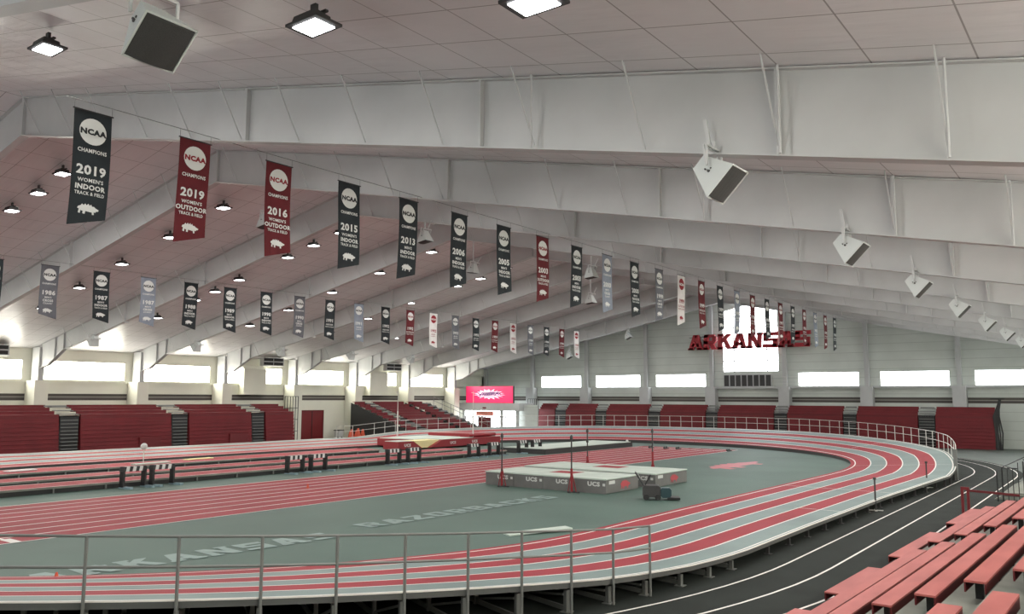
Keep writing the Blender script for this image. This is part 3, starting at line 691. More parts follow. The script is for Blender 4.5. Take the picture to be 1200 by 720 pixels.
# ------------------------------------------------------------------ folded bleachers along the walls
NR = 13
def bleacher_profile():
    pts = [(0, 0)]; x = 0; z = 0
    for k in range(10): z = .31*(k+1); pts += [(x, z-.03), (x+.03, z-.03) if False else (x, z), (x+.035, z)]; x += .035
    for k in range(3): x += .85; z += .29; pts += [(x, z-.29), (x, z)]
    pts += [(x+.9, z), (x+.9, 0)]
    o = []
    for p in pts:
        if not o or o[-1] != p: o.append(p)
    return o
BP = bleacher_profile()
def bleacher_section(L, panel=False, sb=.85):
    """local frame: x depth away from viewer side, y along, front face at x=0"""
    root = empty('bleacher_section')
    for k in range(10):
        z = .333*k; x = .035*k
        # face board with a projecting nosing
        mb = MB().prism([(x, z+.03), (x+.2, z+.03), (x+.2, z+.333), (x, z+.333)], .02, L-.02, lambda u, v, w_: (u, w_, v))
        mb.prism([(x-.035, z+.26), (x, z+.26), (x, z+.333), (x-.035, z+.333)], .02, L-.02, lambda u, v, w_: (u, w_, v))
        mb.build('row_face', M['bleach_red'], root)
    x = .35
    for k in range(3):
        z = 3.33+.27*k
        MB().box(x-.05+sb*k, x+sb*k+sb+.1, .02, L-.02, z-.07, z).box(x+sb*k+sb-.05, x+sb*k+sb-.01, .02, L-.02, z, z+.22).build('seat_row', M['bleach_red'], root)
    MB().box(.3, .4+3*sb, .05, L-.05, 0, 3.2).build('understructure', M['bleach_dark'], root)
    if panel: MB().box(-.08, .1, L*.62, L*.62+2.0, .05, 1.3, bev=.03).build('access_panel', M['bleach_dark'], root)
    return root
def stair_unit(L, sb=.85):
    root = empty('bleacher_stairs')
    MB().box(.35, .4+3*sb, 0, L, 0, 3.2).build('stair_core', M['dark'], root)
    for k in range(11):
        x = .035*k
        MB().box(x, x+.3, .06, L-.06, .29*k+.22, .29*k+.27).build('stair_tread', M['steel'], root)
    for k in range(3):
        MB().box(.35+sb*k, .35+sb*k+sb-.05, .06, L-.06, 3.33+.27*k, 3.39+.27*k).build('stair_tread', M['steel'], root)
    MB().box(.36+2.4*sb, .42+2.4*sb, -.5*(sb > .5)+.1, L-.1, 3.93, 4.05).build('top_rail', M['steel'], root)
    return root
BXL = -69.6
secs = [(9.0, 22.7), (24.2, 32.15), (33.85, 42.0), (43.75, 50.55), (52.2, 55.75)]
for i, (a, b) in enumerate(secs[1:]):
    o = bleacher_section(b-a, i in (1, 2)); o.matrix_world = Matrix.Translation((BXL, a, 0)) @ Matrix(((-1, 0, 0, 0), (0, 1, 0, 0), (0, 0, 1, 0), (0, 0, 0, 1)))
    tag(o, 'folded red bleacher section along the left wall, %s one from the left' % ORD[i], 'bleacher', 'folded red bleachers along the left wall')
for i, (a, b) in enumerate([(32.25, 33.75), (42.1, 43.65), (50.65, 52.1)]):
    o = stair_unit(b-a); o.matrix_world = Matrix.Translation((BXL, a, 0)) @ Matrix(((-1, 0, 0, 0), (0, 1, 0, 0), (0, 0, 1, 0), (0, 0, 0, 1)))
    tag(o, 'dark bleacher stairs with pale treads at the left wall, %s from the left' % ORD[i], 'stairs', 'bleacher stairs along the left wall')
stx = [(-61.65, -60.0), (-55.4, -53.85), (-47.8, -46.25), (-40.25, -38.85), (-32.1, -30.7), (-24.65, -23.35), (-17.3, -15.8)]
BYE = 92.1
bx = -64.3; i = 0
RZ = Matrix(((0, 1, 0, 0), (1, 0, 0, 0), (0, 0, 1, 0), (0, 0, 0, 1)))
edges = stx+[(-10.5, None)]
for i, (a, b) in enumerate(edges):
    o = bleacher_section(a-bx-.05, False, .3); o.matrix_world = Matrix.Translation((bx, BYE, 0)) @ RZ
    tag(o, 'folded red bleacher section against the end wall, %s one from the left' % ORD[i], 'bleacher', 'folded red bleachers against the end wall')
    if b is not None:
        o = stair_unit(b-a, .3); o.matrix_world = Matrix.Translation((a, BYE, 0)) @ RZ
        tag(o, 'dark bleacher stairs with pale treads at the end wall, %s from the left' % ORD[i], 'stairs', 'bleacher stairs against the end wall')
        bx = b+.05

# folded dark rails at the ends of the bleachers
def folded_rail(x, y, z0, h, label, along='y', dx=1):
    root = empty('folded_railing', (x, y, z0), label=label, cat='railing', group='folded black end railings')
    for k in range(6):
        a = .35*k
        p = (0, a) if along == 'y' else (a, 0)
        MB().tube((p[0]*dx, p[1], 0), (p[0]*dx, p[1], h), .04, 6).build('rail_upright', M['dark'], root)
    for z in (h*.25, h*.5, h*.75, h):
        q = (0, 1.75) if along == 'y' else (1.75*dx, 0)
        MB().tube((0, 0, z-.02), (q[0], q[1], z-.02), .03, 6).build('cross_rail', M['dark'], root)
    return root
folded_rail(-71.6, 55.9, 0, 4.9, 'folded black rail at the right end of the left wall bleachers')
folded_rail(-64.5, 92.6, 0, 4.7, 'folded black rail at the left end of the end wall bleachers', 'x', -1)
root = empty('net_curtain', (-10.3, 92.2, 0), label='gathered black net hanging at the right end of the red bleachers', cat='net')
mb = MB()
for k in range(7):
    x = .1*k-.3; mb.chain([(x, .08*math.sin(k*2), 0), (x+.12*math.sin(k+1), .1, 1.6), (x*.8-.08, 0, 3.2), (.1*math.sin(k*3)+.3, 0, 4.9)], .07, 6)
mb.build('net_folds', M['dark'], root)
MB().tube((-.5, 0, 4.9), (.7, 0, 4.9), .05, 6).bar((.3, .05, 4.9), (.3, 2.7, 4.9), .05).build('net_rod', M['dark'], root)

# open bleachers in the far left corner
def open_bleacher(y0, y1, label, stair_y):
    root = empty('open_bleacher', (0, 0, 0), label=label, cat='bleacher', group='opened red bleachers in the far left corner')
    n = 12; x0 = -62.5; dx = .95; z0 = .55; dz = .31
    for k in range(n):
        x = x0-dx*k; z = z0+dz*k
        MB().box(x-dx+.02, x, y0, y1, z-.06, z-.01).build('foot_deck', M['charcoal'], root)
        sy = stair_y
        for a, b in ((y0, sy[0]), (sy[1], y1)):
            if b-a > .3: MB().box(x-.75, x-.35, a+.03, b-.03, z+.28, z+.34).box(x-.42, x-.36, a+.03, b-.03, z+.02, z+.28).build('seat_row', M['bleach_red'], root)
        MB().box(x-.5, x-.05, sy[0], sy[1], z+.0, z+.16).build('aisle_step', M['steel'], root)
    for yy in (y0, y1):
        MB().prism([(x0, 0), (x0, z0-.1), (x0-dx*n, z0+dz*n-.1), (x0-dx*n, 0)], yy-.03, yy+.03, lambda u, v, w_: (u, w_, v)).build('side_frame', M['dark'], root)
    return root
open_bleacher(67.3, 75.6, 'opened red bleacher bank with dark side, beside the orange cones', (69.0, 70.3))
open_bleacher(76.4, 80.4, 'opened red bleacher bank nearest the pink screen', (79.0, 80.3))
mb = MB()
root = empty('bleacher_handrail', (-62.5, 80.8, 0), label='grey sloping handrail down the right side of the opened bleachers', cat='railing')
for k in range(8):
    x = -1.5*k; z = .5+.49*k
    MB().tube((x, 0, 0), (x, 0, z+1.0), .03, 6).build('rail_post', M['steel'], root)
MB().tube((0, 0, 1.5), (-10.5, 0, .5+.49*7+1.0), .03, 6).tube((0, 0, 1.0), (-10.5, 0, .5+.49*7+.5), .025, 6).build('top_rail', M['steel'], root)

# red door, small things by the left wall
d = MB().box(XW+.0, XW+.06, 61.25, 64.4, 0, 3.2).build('door_1', M['door_red'], kind='structure')
MB().box(XW+.0, XW+.1, 61.12, 61.25, 0, 3.32).box(XW, XW+.1, 64.4, 64.53, 0, 3.32).box(XW, XW+.1, 61.12, 64.53, 3.2, 3.32).build('door_frame', M['bleach_dark'], d)
MB().box(XW+.06, XW+.1, 62.8, 62.86, .05, 3.18).build('door_seam', M['dark'], d)
root = empty('storage_bin', (-74.0, 65.6, 0), label='small white bin on dark wheels by the maroon door', cat='bin')
MB().prism([(-.32, .22), (.32, .22), (.42, .95), (-.42, .95)], -.35, .35, lambda u, v, w_: (u, w_, v)).build('bin_body', M['print_white'], root)
MB().box(-.46, .46, -.4, .4, .95, 1.03, bev=.02).build('bin_lid', M['charcoal'], root)
for sy in (-.3, .26): MB().tube((.2, sy, .13), (.2, sy+.06, .13), .13, 12).build('wheel', M['dark'], root)
for k, (x, y) in enumerate([(-70.2, 63.9), (-70.6, 64.5), (-70.0, 64.9), (-70.7, 65.3), (-70.1, 65.7)]):
    cone(x, y, 0, 1.1+.12*(k % 3), 'tall orange cone in the cluster beside the opened bleachers, %s from the left' % ORD[k], 'orange cones beside the opened bleachers')

# white air ducts and black vents high on the left wall
for i, (ya, yb_) in enumerate(((52.9, 55.7), (71.0, 74.0))):
    root = empty('duct_box', (XW+.02, ya, 5.15), label='boxy white air duct on the left wall, %s one' % ('nearer' if i == 0 else 'farther'), cat='air duct', group='boxy wall ducts')
    L = yb_-ya
    MB().box(0, .9, 0, L, .0, 2.6).build('duct_body', M['wall_light'], root)
    MB().box(-.0, 1.0, -.15, L+.15, -.1, 0).build('duct_flange', M['wall_light'], root)
    MB().prism([(0, 2.6), (.9, 2.6), (.5, 2.9), (0, 2.9)], 0, L, lambda u, v, w_: (u, w_, v)).build('duct_cap', M['wall_light'], root)
for i, yv in enumerate((27.1, 54.9, 73.3)):
    root = empty('wall_vent', (-74.2, yv, 8.15), label='black slatted air vent pair hung at the left eave, %s from the left' % ORD[i], cat='air vent', group='black vents at the left eave')
    MB().box(-.55, 0, 0, 2.7, 0, .9, bev=.03).build('vent_housing', M['white_steel'], root)
    for z in (.1, .52):
        for s in range(2):
            MB().box(0, .02, .1+1.3*s, 1.3+1.3*s, z, z+.3).build('vent_louver', M['dark'], root)
    MB().tube((-.3, .4, .9), (-.3, .4, 1.1), .03).tube((-.3, 2.3, .9), (-.3, 2.3, 1.1), .03).build('hanger', M['steel'], root)

# entry vestibule with the pink screen
root = empty('entry_vestibule', (-73.6, 88.0, 0), label='glass entry doors under a pale canopy in the far left corner', cat='entrance')
MB().box(-.9, 9.4, -.3, 3.0, 3.1, 4.09).build('canopy', M['white_steel'], root)
MB().box(-.5, -.1, 0, .3, 0, 3.1).box(8.6, 9.0, 0, .3, 0, 3.1).box(6.0, 6.5, .05, .3, 0, 3.1).build('door_jamb', M['white_steel'], root)
MB().box(-.1, 8.6, .16, .2, 2.35, 3.05).box(-.1, 8.6, .16, .2, .05, 2.25).build('glass_pane', M['glass_end'], root)
mb = MB()
for x in (0.0, 1.2, 2.3, 3.4, 4.4, 6.9, 8.0): mb.box(x-.05, x+.05, .05, .15, 0, 2.3)
mb.box(-.1, 8.6, .05, .15, 2.24, 2.36)
mb.build('door_mullions', M['charcoal'], root)
MB().box(2.4, 4.3, .02, .12, 0.05, 2.2).build('open_doorway', M['bleach_dark'], root)
MB().box(1.9, 4.9, .0, .05, 2.4, 3.0).build('poster', M['salmon'], root)
MB().box(3.3, 3.9, -.33, -.3, 3.35, 3.55).build('exit_sign', M['bleach_dark'], root)
MB().box(9.0, 11.6, .8, .95, 0, 3.9).build('side_partition', M['clad'], root)
root = empty('video_screen', (-69.4, 87.95, 4.1), label='bright pink lit screen with white splash above the entry', cat='screen')
W2 = 4.05
MB().box(-W2, W2, 0, .3, 0, 2.3).build('screen_housing', M['charcoal'], root)
MB().box(-W2+.04, W2-.04, -.02, 0, .04, 2.26).build('screen_panel', M['pink'], root)
mb = MB(); rr = random.Random(3); pts = []
for k in range(36):
    a = 2*PI*k/36; rad = (1.0 if k % 2 else .66)*(1+.25*rr.random()); pts.append((2.3*rad*math.cos(a), -.03, 1.2+.62*rad*math.sin(a)))
mb.poly(pts[::-1]); mb.build('splash_art', M['screen_white'], root)
mb = MB()
for k in range(26):
    x = -1.9+3.8*k/25; h = .5*(1-abs(x)/2.6); z = 1.22+.2*(rr.random()-.5); mb.bar((x, -.045, z-h/2), (x+.25, -.045, z+h/2), .1, .02, upv=(0, 1, 0))
for k in range(5): mb.bar((-1.9+.2*k, -.045, .8+.2*k), (1.7+.1*k, -.045, .86+.18*k), .01, .06, upv=(0, 0, 1))
mb.build('scribbled_lettering', M['screen_purple'], root)

# ARKANSAS sign, panels on the ledge
root = empty('wall_sign', (-43.0, 93.9, 10.7), label='large crimson ARKANSAS letters hung across the tall end window', cat='sign')
lw2 = 14.75/8
for i, ch in enumerate('ARKANSAS'):
    mb = MB()
    for g in GLYPH[ch]: mb.prism([(i*lw2+u*lw2*.97+v*.12, v*1.83) for u, v in g], 0, .3, P3)
    mb.build('letter_'+ch.lower(), M['sign_red'], root)
MB().box(0, 14.8, .34, .42, .25, .33).box(0, 14.8, .34, .42, 1.5, 1.58).box(.6, .68, .42, 1.0, .25, 1.6).box(8.5, 8.6, .42, 1.1, .25, 1.6).build('mounting_rails', M['steel'], root)
for k in range(8):
    x = -38.72+.722*k
    root = empty('dark_panel', (x, 94.45, 6.285), label='dark framed panel on the ledge under the tall window, %s of eight from the left' % ORD[k], cat='panel', group='eight dark panels under the tall window')
    MB().box(0, .6, .03, .08, .0, 1.3).build('panel_face', M['charcoal'], root)
    MB().box(-.04, .0, 0, .1, -.05, 1.34).box(.6, .64, 0, .1, -.05, 1.34).box(-.04, .64, 0, .1, 1.3, 1.36).box(-.04, .64, 0, .1, -.06, 0).build('panel_frame', M['white_steel'], root)
root = empty('ledge_railing', (-33.0, 94.3, 6.22), label='thin pale railing on the ledge right of the dark panels', cat='railing')
for k in range(5): MB().tube((.3+1.5*k, 0, 0), (.3+1.5*k, 0, 1.1), .03, 6).build('rail_post', M['rail_white'], root)
MB().tube((.3, 0, 1.1), (6.3, 0, 1.1), .03, 6).tube((.3, 0, .7), (6.3, 0, .7), .02, 6).tube((.3, 0, .35), (6.3, 0, .35), .02, 6).build('top_rail', M['rail_white'], root)

# ------------------------------------------------------------------ banners
def make_banner_parts(root, cloth, disc, ink, year, event, row, detail):
    """local: y across (reading direction), z down from 0; plane x=0 facing +x"""
    n = 12; mb = MB(); W, H = 1.0, 3.0
    slope = .3 if row == 1 else -.3
    cols = 4
    def P(i, j, off=0.0):
        y = -W/2+W*i/cols; tt = j/n; zb = -H+slope*(y/W+.0)*.9 + (.0)
        z = zb*tt if True else 0
        x = .035*math.sin(3.1*tt+root['ph'])*tt + .02*math.sin(7*y+root['ph'])*tt
        return (x+off, y+.05*math.sin(2.2*tt+root['ph'])*tt, z)
    for j in range(n):
        for i in range(cols): mb.quad(P(i, j), P(i+1, j), P(i+1, j+1), P(i, j+1)); mb.quad(P(i, j, -.012), P(i, j+1, -.012), P(i+1, j+1, -.012), P(i+1, j, -.012))
    mb.build('cloth', M[cloth], root)
    def onb(y, z):
        tt = min(1, max(0, -z/H)); x = .035*math.sin(3.1*tt+root['ph'])*tt + .02*math.sin(7*y+root['ph'])*tt
        return (x+.012, y+.05*math.sin(2.2*tt+root['ph'])*tt, z)
    mb = MB(); mb.tube((0, -.54, .0), (0, .54, .0), .02, 6); mb.tube((0, -.5, 0), (0, -.5, .22), .006, 4); mb.tube((0, .5, 0), (0, .5, .22), .006, 4)
    mb.build('hanging_rod', M['dark'], root)
    mb = MB(); k = 24
    mb.poly([onb(.36*math.cos(2*PI*q/k), -.55+.36*math.sin(2*PI*q/k)) for q in range(k)])
    dobj = mb.build('emblem_disc', M[disc], root)
    mb = MB(); add_text(mb, 'NCAA', .205, lambda u, v: tuple(Vector(onb(u, -.63+v))+Vector((.006, 0, 0))), .012, 0, 1.12)
    mb.build('disc_lettering', M[ink], dobj)
    mb = MB()
    inkm = M['print_white' if disc == 'print_white' else 'print_red']
    if detail: add_text(mb, 'CHAMPIONS', .145, lambda u, v: onb(u, -1.13+v), .004, 0, .88); mb.build('champions_lettering', inkm, root); mb = MB()
    add_text(mb, year, .34, lambda u, v: onb(u, -1.72+v), .012, 0, 1.08)
    mb.build('year_lettering', inkm, root); mb = MB()
    if detail:
        a, b, c = event
        add_text(mb, a, .14, lambda u, v: onb(u, -1.93+v), .003)
        add_text(mb, b, .185, lambda u, v: onb(u, -2.13+v), .007)
        add_text(mb, c, .125, lambda u, v: onb(u, -2.28+v), .003, 0, .85)
    else:
        a, b, c = event
        add_text(mb, b, .17, lambda u, v: onb(u, -1.98+v), .004); add_text(mb, c, .12, lambda u, v: onb(u, -2.14+v), .002)
    mb.build('event_lettering', inkm, root)
    MB().poly([onb(u*.56, -2.66+v*.5) for u, v in HOG][::-1]).build('boar_emblem', M['print_white' if disc == 'print_white' else 'print_red'], root)
CL = {'k': ('black_cloth', 'print_white', 'print_black', 'black'), 'r': ('red_cloth', 'print_white', 'print_red', 'crimson'), 'g': ('grey_cloth', 'print_white', 'print_black', 'grey'), 's': ('slate_cloth', 'print_white', 'print_black', 'pale slate'), 'w': ('white_cloth', 'print_red', 'print_white', 'white')}
WI = ("WOMEN'S", 'INDOOR', 'TRACK & FIELD'); WO = ("WOMEN'S", 'OUTDOOR', 'TRACK & FIELD'); MI = ("MEN'S", 'INDOOR', 'TRACK & FIELD'); MO = ("MEN'S", 'OUTDOOR', 'TRACK & FIELD'); XC = ("MEN'S", 'CROSS', 'COUNTRY')
row1 = [('k', '2019', WI), ('r', '2019', WO), ('r', '2016', WO), ('k', '2015', WI), ('k', '2013', MI), ('k', '2006', MI), ('k', '2005', MI), ('r', '2003', MO), ('k', '2003', MI), ('s', '2000', XC), ('k', '2000', MI), ('g', '1999', XC), ('w', '1999', MO), ('r', '1999', MO), ('k', '1999', MI), ('s', '1998', XC), ('r', '1998', MO), ('k', '1998', MI), ('r', '1997', MO), ('k', '1997', MI), ('r', '1996', MO), ('s', '1995', XC), ('r', '1995', MO), ('k', '1995', MI)]
row2 = [('k', '1984', MI), ('g', '1986', XC), ('k', '1987', MI), ('s', '1987', XC), ('k', '1988', MI), ('k', '1989', MI), ('k', '1990', MI), ('g', '1990', XC), ('k', '1991', MI), ('s', '1991', XC), ('k', '1992', MI), ('r', '1992', MO), ('w', '1992', XC), ('g', '1993', XC), ('k', '1993', MI), ('r', '1993', MO), ('w', '1993', XC), ('g', '1994', XC), ('k', '1994', MI), ('r', '1994', MO), ('w', '1994', XC)]
def hang_row(rows, X, y0, dy, rowno, Zt):
    for i, (c, yr, ev) in enumerate(rows):
        cloth, disc, ink, nm = CL[c]
        root = empty('championship_banner', (X, y0+dy*i, Zt))
        root['ph'] = (i*1.7+rowno) % 6.28
        make_banner_parts(root, cloth, disc, ink, yr, ev, rowno, rowno == 1 and i < 12 or rowno == 2 and i < 8)
        del root['ph']
        if rowno == 1: lb = '%s hanging banner, %s from the left in the upper, nearer row' % (nm, ORD[i])
        else: lb = '%s hanging banner, %s from the left in the lower, farther row' % (nm, ORD[i])
        if rowno == 1 and i < 4: lb = ['black banner reading 2019 indoor, first in the nearer row', 'crimson banner reading 2019 outdoor, second in the nearer row', 'crimson banner reading 2016, third in the nearer row', 'black banner reading 2015, fourth in the nearer row'][i]
        tag(root, lb, 'banner', 'championship banners in the %s row' % ('nearer' if rowno == 1 else 'farther'))
hang_row(row1, -21.8, 10.42, 3.03, 1, 12.42)
hang_row(row2, -50.0, 18.95, 3.02, 2, 12.42)
for X, nm in ((-21.8, 'nearer'), (-50.0, 'farther')):
    mb = MB().chain([(X, 9.7, 12.66), (X, FRAME_Y[-1]+3, 12.66)], .012, 5)
    mb.build('banner_cable', M['steel'], label='thin cable carrying the %s row of banners' % nm, cat='cable')

# ------------------------------------------------------------------ loudspeakers
def make_speaker():
    """horn axis along local +x (face), width along y"""
    root = empty('loudspeaker')
    w1, w2, h1, h2, D = .46, .22, .46, .2, .84
    v = [(-D/2, -w2, -h2), (-D/2, w2, -h2), (-D/2, w2, h2), (-D/2, -w2, h2), (D/2, -w1, -h1), (D/2, w1, -h1), (D/2, w1, h1), (D/2, -w1, h1)]
    mb = MB(); mb.v = v; mb.f = [(0, 3, 2, 1), (0, 1, 5, 4), (1, 2, 6, 5), (2, 3, 7, 6), (3, 0, 4, 7), (4, 5, 6, 7)]; mb.m = [0]*6
    mb.build('cabinet', M['speaker_white'], root)
    g = MB(); k = 6
    for i in range(k):
        y0 = -w1+.03+(2*w1-.06)*i/k; y1 = -w1+.03+(2*w1-.06)*(i+1)/k
        f = lambda y: D/2+.01+.07*(1-(y/w1)**2)
        g.quad((f(y0), y0, -h1+.03), (f(y1), y1, -h1+.03), (f(y1), y1, h1-.03), (f(y0), y0, h1-.03))
        g.poly([(D/2, y0, h1-.03), (f(y0), y0, h1-.03), (f(y1), y1, h1-.03), (D/2, y1, h1-.03)]); g.poly([(D/2, y0, -h1+.03), (D/2, y1, -h1+.03), (f(y1), y1, -h1+.03), (f(y0), y0, -h1+.03)])
    g.build('grille', M['grille'], root)
    fr_ = MB(); a = .02
    fr_.box(D/2-.01, D/2+.03, -w1, w1, h1-a, h1+.01).box(D/2-.01, D/2+.03, -w1, w1, -h1-.01, -h1+a).box(D/2-.01, D/2+.03, -w1-.01, -w1+a, -h1, h1).box(D/2-.01, D/2+.03, w1-a, w1+.01, -h1, h1)
    fr_.build('grille_frame', M['speaker_white'], root)
    b = MB().tube((.0, -.37, 0), (.0, -.34, .0), .035, 8).tube((-.1, -.35, -.02), (-.1, -.31, -.02), .022, 6)
    b.box(-.015, .015, -.36, -.33, .06, .1).build('side_knob', M['charcoal'], root)
    return root
sp = None
def place_speaker(x, y, z, ax, scale, label, hang):
    """ax: direction the face points to"""
    global sp
    if sp is None: sp = make_speaker(); o = sp
    else: o = copy_tree(sp)
    d = Vector(ax).normalized(); yv = Vector((0, 1, 0)); yv = (yv-d*yv.dot(d)).normalized(); zv = d.cross(yv)
    R = Matrix((d, yv, zv)).transposed().to_4x4()
    o.matrix_world = Matrix.Translation((x, y, z)) @ R @ Matrix.Scale(scale, 4)
    # bracket, upright in world space, child
    inv = o.matrix_world.inverted()
    mb = MB(); w_ = .5*scale
    w_ *= .86; P = [(0, -w_, .1), (0, -w_, .62*scale), (0, w_, .62*scale), (0, w_, .1)]
    for a, b in zip(P, P[1:]): mb.bar(a, b, .035, .035)
    mb.bar((0, 0, .62*scale), (0, 0, hang), .06, .06)
    mb.v = [tuple(inv @ (Vector(v)+Vector((x, y, z)))) for v in mb.v]
    mb.build('hanging_bracket', M['white_steel'], o)
    tag(o, label, 'loudspeaker', 'white loudspeakers under the roof beams')
place_speaker(-9.75, 5.35, 9.55, (.62, -.05, -.78), .74, 'big white loudspeaker with dark grille at the top left near the lamps', 1.0)
for i, y in enumerate(FRAME_Y[2:9]):
    place_speaker(-5.85, y-.25, 8.95, (.72, 0, -.69), .78, 'white loudspeaker tilted towards the right stands, %s of the right row' % ORD[i], 0.62)
for i, y in enumerate(FRAME_Y[3:9]):
    place_speaker(-65.2, y, 9.25, (-.72, 0, -.69), .8, 'grey-backed loudspeaker facing the left wall, %s from the left' % ORD[i], .55)
place_speaker(-31.7, 23.3, 13.0, (.15, 0, -1), .7, 'white pendant loudspeaker behind the third front banner', 1.4)
place_speaker(-30.0, 32.3, 13.5, (.15, 0, -1), .7, 'white pendant loudspeaker right of the fifth front banner', .9)
place_speaker(-34.0, 41.3, 13.3, (-.15, 0, -1), .7, 'white pendant loudspeaker left of the seventh front banner', 1.9)
place_speaker(-25.0, 41.3, 12.2, (.1, 0, -1), .7, 'white pendant loudspeaker, upper of two left of the first slate banner', 1.0)
place_speaker(-30.5, 50.3, 11.9, (.1, 0, -1), .7, 'white pendant loudspeaker, lower of two left of the first slate banner', 2.4)
place_speaker(-55.5, 86.3, 10.1, (.5, 0, -1), .8, 'white loudspeaker low before the end wall, beside the last far banner', 1.3)
place_speaker(-47.2, 86.3, 12.2, (.5, 0, -1), .8, 'white loudspeaker hung before the end wall left of the sign', 1.2)

# ------------------------------------------------------------------ ceiling lamps
def make_lamp():
    root = empty('ceiling_lamp')
    mb = MB(); k = 4
    mb.prism([(-.36, -.26), (.36, -.26), (.36, .26), (-.36, .26)], .0, .05, lambda u, v, w_: (u, v, w_))
    mb.prism([(-.3, -.22), (.3, -.22), (.24, .18), (-.24, .18)], .05, .2, lambda u, v, w_: (u*(1-w_*.8), v*(1-w_*.8), w_))
    mb.build('housing', M['charcoal'], root)
    MB().box(-.27, .27, -.19, .19, -.025, 0.001, bev=.01).build('diffuser', M['lamp'], root)
    MB().box(-.3, .3, -.03, .03, .2, .24).box(-.06, .06, -.03, .03, .2, .44).build('hanger', M['charcoal'], root)
    ld = bpy.data.lights.new('lamp_glow', 'AREA'); ld.shape = 'RECTANGLE'; ld.size = .54; ld.size_y = .38; ld.energy = LAMP_W; ld.color = (1, .97, .93)
    lo = bpy.data.objects.new('lamp_glow', ld); col.objects.link(lo); lo.location = (0, 0, -.035); lo.parent = root
    return root
LAMPS = []
for ji, Y in enumerate((9.2, 18.2, 27.1, 35.9, 44.7, 53.9, 62.9, 72, 81)):
    for X in (-40.8, -46.2, -51.7, -57.2, -62.5): LAMPS.append((X, Y))
    for X in (-27.0, -16.7, -11.7, -6.7): LAMPS.append((X, Y+.3))
LAMPS += [(-43.5, 18.3), (-43.5, 35.9), (-43.8, 54.2), (-54.8, 36.0), (-21.8, 9.15)]
lp = None
for i, (X, Y) in enumerate(LAMPS):
    if lp is None: lp = make_lamp(); o = lp
    else: o = copy_tree(lp)
    o.location = (X, Y, roof(X)-(.52 if Y < 10 else .46))
    if X < RX: o.scale = (1.2, 1.2, 1)
    side = 'left' if X < RX else 'right'
    bay = ORD[min(8, int(round((Y-9.2)/8.9)))]
    band = {-40.8: 'nearest the ridge', -46.2: 'second below the ridge', -51.7: 'third below the ridge', -57.2: 'fourth below the ridge', -62.5: 'lowest near the wall', -27.0: 'nearest the ridge', -16.7: 'third below the ridge', -11.7: 'fourth below the ridge', -6.7: 'lowest near the stands'}.get(X, 'the extra one between two others' if X != -21.8 else 'dark square one near the loudspeaker')
    if X == -54.8: band = 'the extra low one between two others'
    tag(o, 'ceiling lamp on the %s slope, %s bay, %s' % (side, bay, band), 'ceiling lamp', 'dark ceiling lamps on the %s slope' % side)

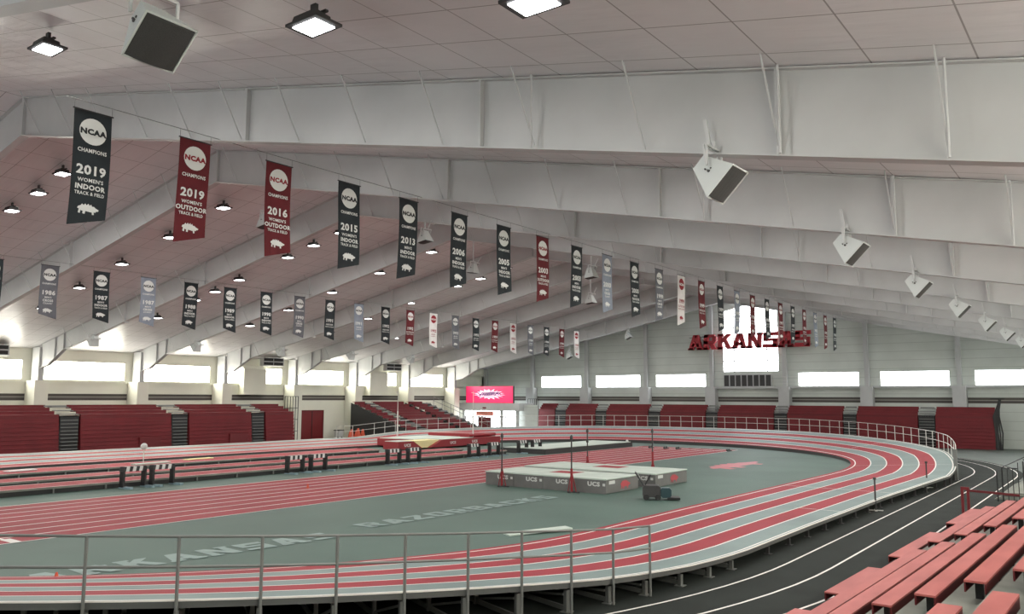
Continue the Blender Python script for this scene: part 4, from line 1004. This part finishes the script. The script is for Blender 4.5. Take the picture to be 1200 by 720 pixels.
# ------------------------------------------------------------------ stands on the right with red benches
SK = .026
def sx(x, y): return x+SK*(y-16)
st = empty('grandstand', (0, 0, 0), label='stepped grey concrete stand carrying the red benches, lower right', cat='grandstand')
NROW = 12
def tread(i): return -6.2+.75*i, .3*i-.07        # front x at y=16, tread height
for i in range(NROW):
    x, z = tread(i); z = max(z, .06)
    y0, y1 = -5.8, 39.9
    x1 = x+.75 if i < NROW-1 else XE-2.9
    f = lambda u, v, w_: (sx(u, v), v, w_)
    MB().prism([(x+(.1 if i == 0 else -.3), y0), (x1-.3+.02, y0), (x1-.3+.02, y1), (x+(.1 if i == 0 else -.3), y1)], 0 if i == 0 else z-.32, z, f).build('concrete_step', M['concrete'], st)
def make_bench(i, ya, yb_, label, wide=.33):
    x, _ = tread(i); z = .3+.3*i
    root = empty('stand_bench', (0, 0, 0), label=label, cat='bench', group='red benches of the right stand')
    f = lambda u, v, w_: (sx(u, v), v, w_)
    def pr(name, x0, x1, y0, y1, z0, z1, m): return MB().prism([(x0, y0), (x1, y0), (x1, y1), (x0, y1)], z0, z1, f).build(name, M[m], root)
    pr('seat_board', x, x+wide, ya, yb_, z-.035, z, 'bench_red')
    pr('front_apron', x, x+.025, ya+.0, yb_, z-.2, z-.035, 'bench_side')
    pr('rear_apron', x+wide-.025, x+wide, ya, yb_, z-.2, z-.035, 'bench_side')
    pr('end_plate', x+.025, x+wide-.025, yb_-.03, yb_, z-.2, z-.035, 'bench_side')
    n = max(2, int((yb_-ya)/2)); zt = max(tread(i)[1], .06)
    for k in range(n+1):
        y = ya+.45+(yb_-ya-.9)*k/n; pr('bench_leg', x+.1, x+.22, y-.05, y+.05, zt, z-.035, 'dark')
    return root
S = [(4.4, 14.1, 'nearest section'), (16.0, 26.2, 'middle section'), (27.8, 38.3, 'far section')]
for i in range(1, 10):
    for a, b, nm in S:
        if i >= 8 and a > 20: b = b
        make_bench(i, a+.15*(i % 2), b-.1*((i+1) % 2), 'long faded red bench, %s row up, %s of the right stand' % (ORD[i], nm))
for k, (a, b) in enumerate([(10.0, 18.6), (20.6, 24.3), (26.4, 31.9), (34.6, 39.7)]):
    make_bench(0, a, b, 'short faded red bench in the lowest row by the black track, %s from the viewer' % ORD[k], .42)

# red gate and dark handrails past the stand
root = empty('red_gate', (-5.95, 40.15, 0), label='red barrier gate beyond the red benches beside the black track', cat='gate')
for x in (0, .22): MB().box(x-.05, x+.05, -.05, .05, 0.01, 1.12).build('gate_post', M['bleach_red'], root)
MB().box(-.05, .27, -.04, .04, 1.02, 1.14).build('gate_head', M['bleach_red'], root)
MB().bar((.22, 0, 1.0), (2.1, .05, .92), .05, .09).build('gate_arm', M['bleach_dark'], root)
root = empty('ramp_railing', (-5.3, 46, 0), label='black barred handrail beside a pale ramp at the right edge', cat='railing')
for k in range(7):
    h = 1.45 if k in (0,) else (1.6+.07*k if k > 3 else 1.6)
    MB().tube((.22*k, 0, .01), (.22*k, 0, h), .035 if k in (0, 1, 5) else .02, 6).build('rail_bar', M['dark'], root)
MB().tube((.22, 0, 1.6), (.88, 0, 1.6), .025, 6).tube((.22, 0, 1.62), (1.1, 1.2, 2.1), .025, 6).tube((1.1, 0, 2.02), (1.6, 0, 2.06), .025, 6).build('top_rail', M['dark'], root)
MB().tube((-.1, 0, .3), (1.4, 0, .3), .02, 6).build('low_rail', M['dark'], root)
MB().prism([(-5.6, 0.0), (-4.9, .35), (XE-2.8, .5), (XE-2.8, 0)], 47.0, 56, lambda u, v, w_: (u, w_, v)).build('ramp_slab', M['concrete'], label='pale concrete ramp behind the black handrail at the right', cat='ramp')
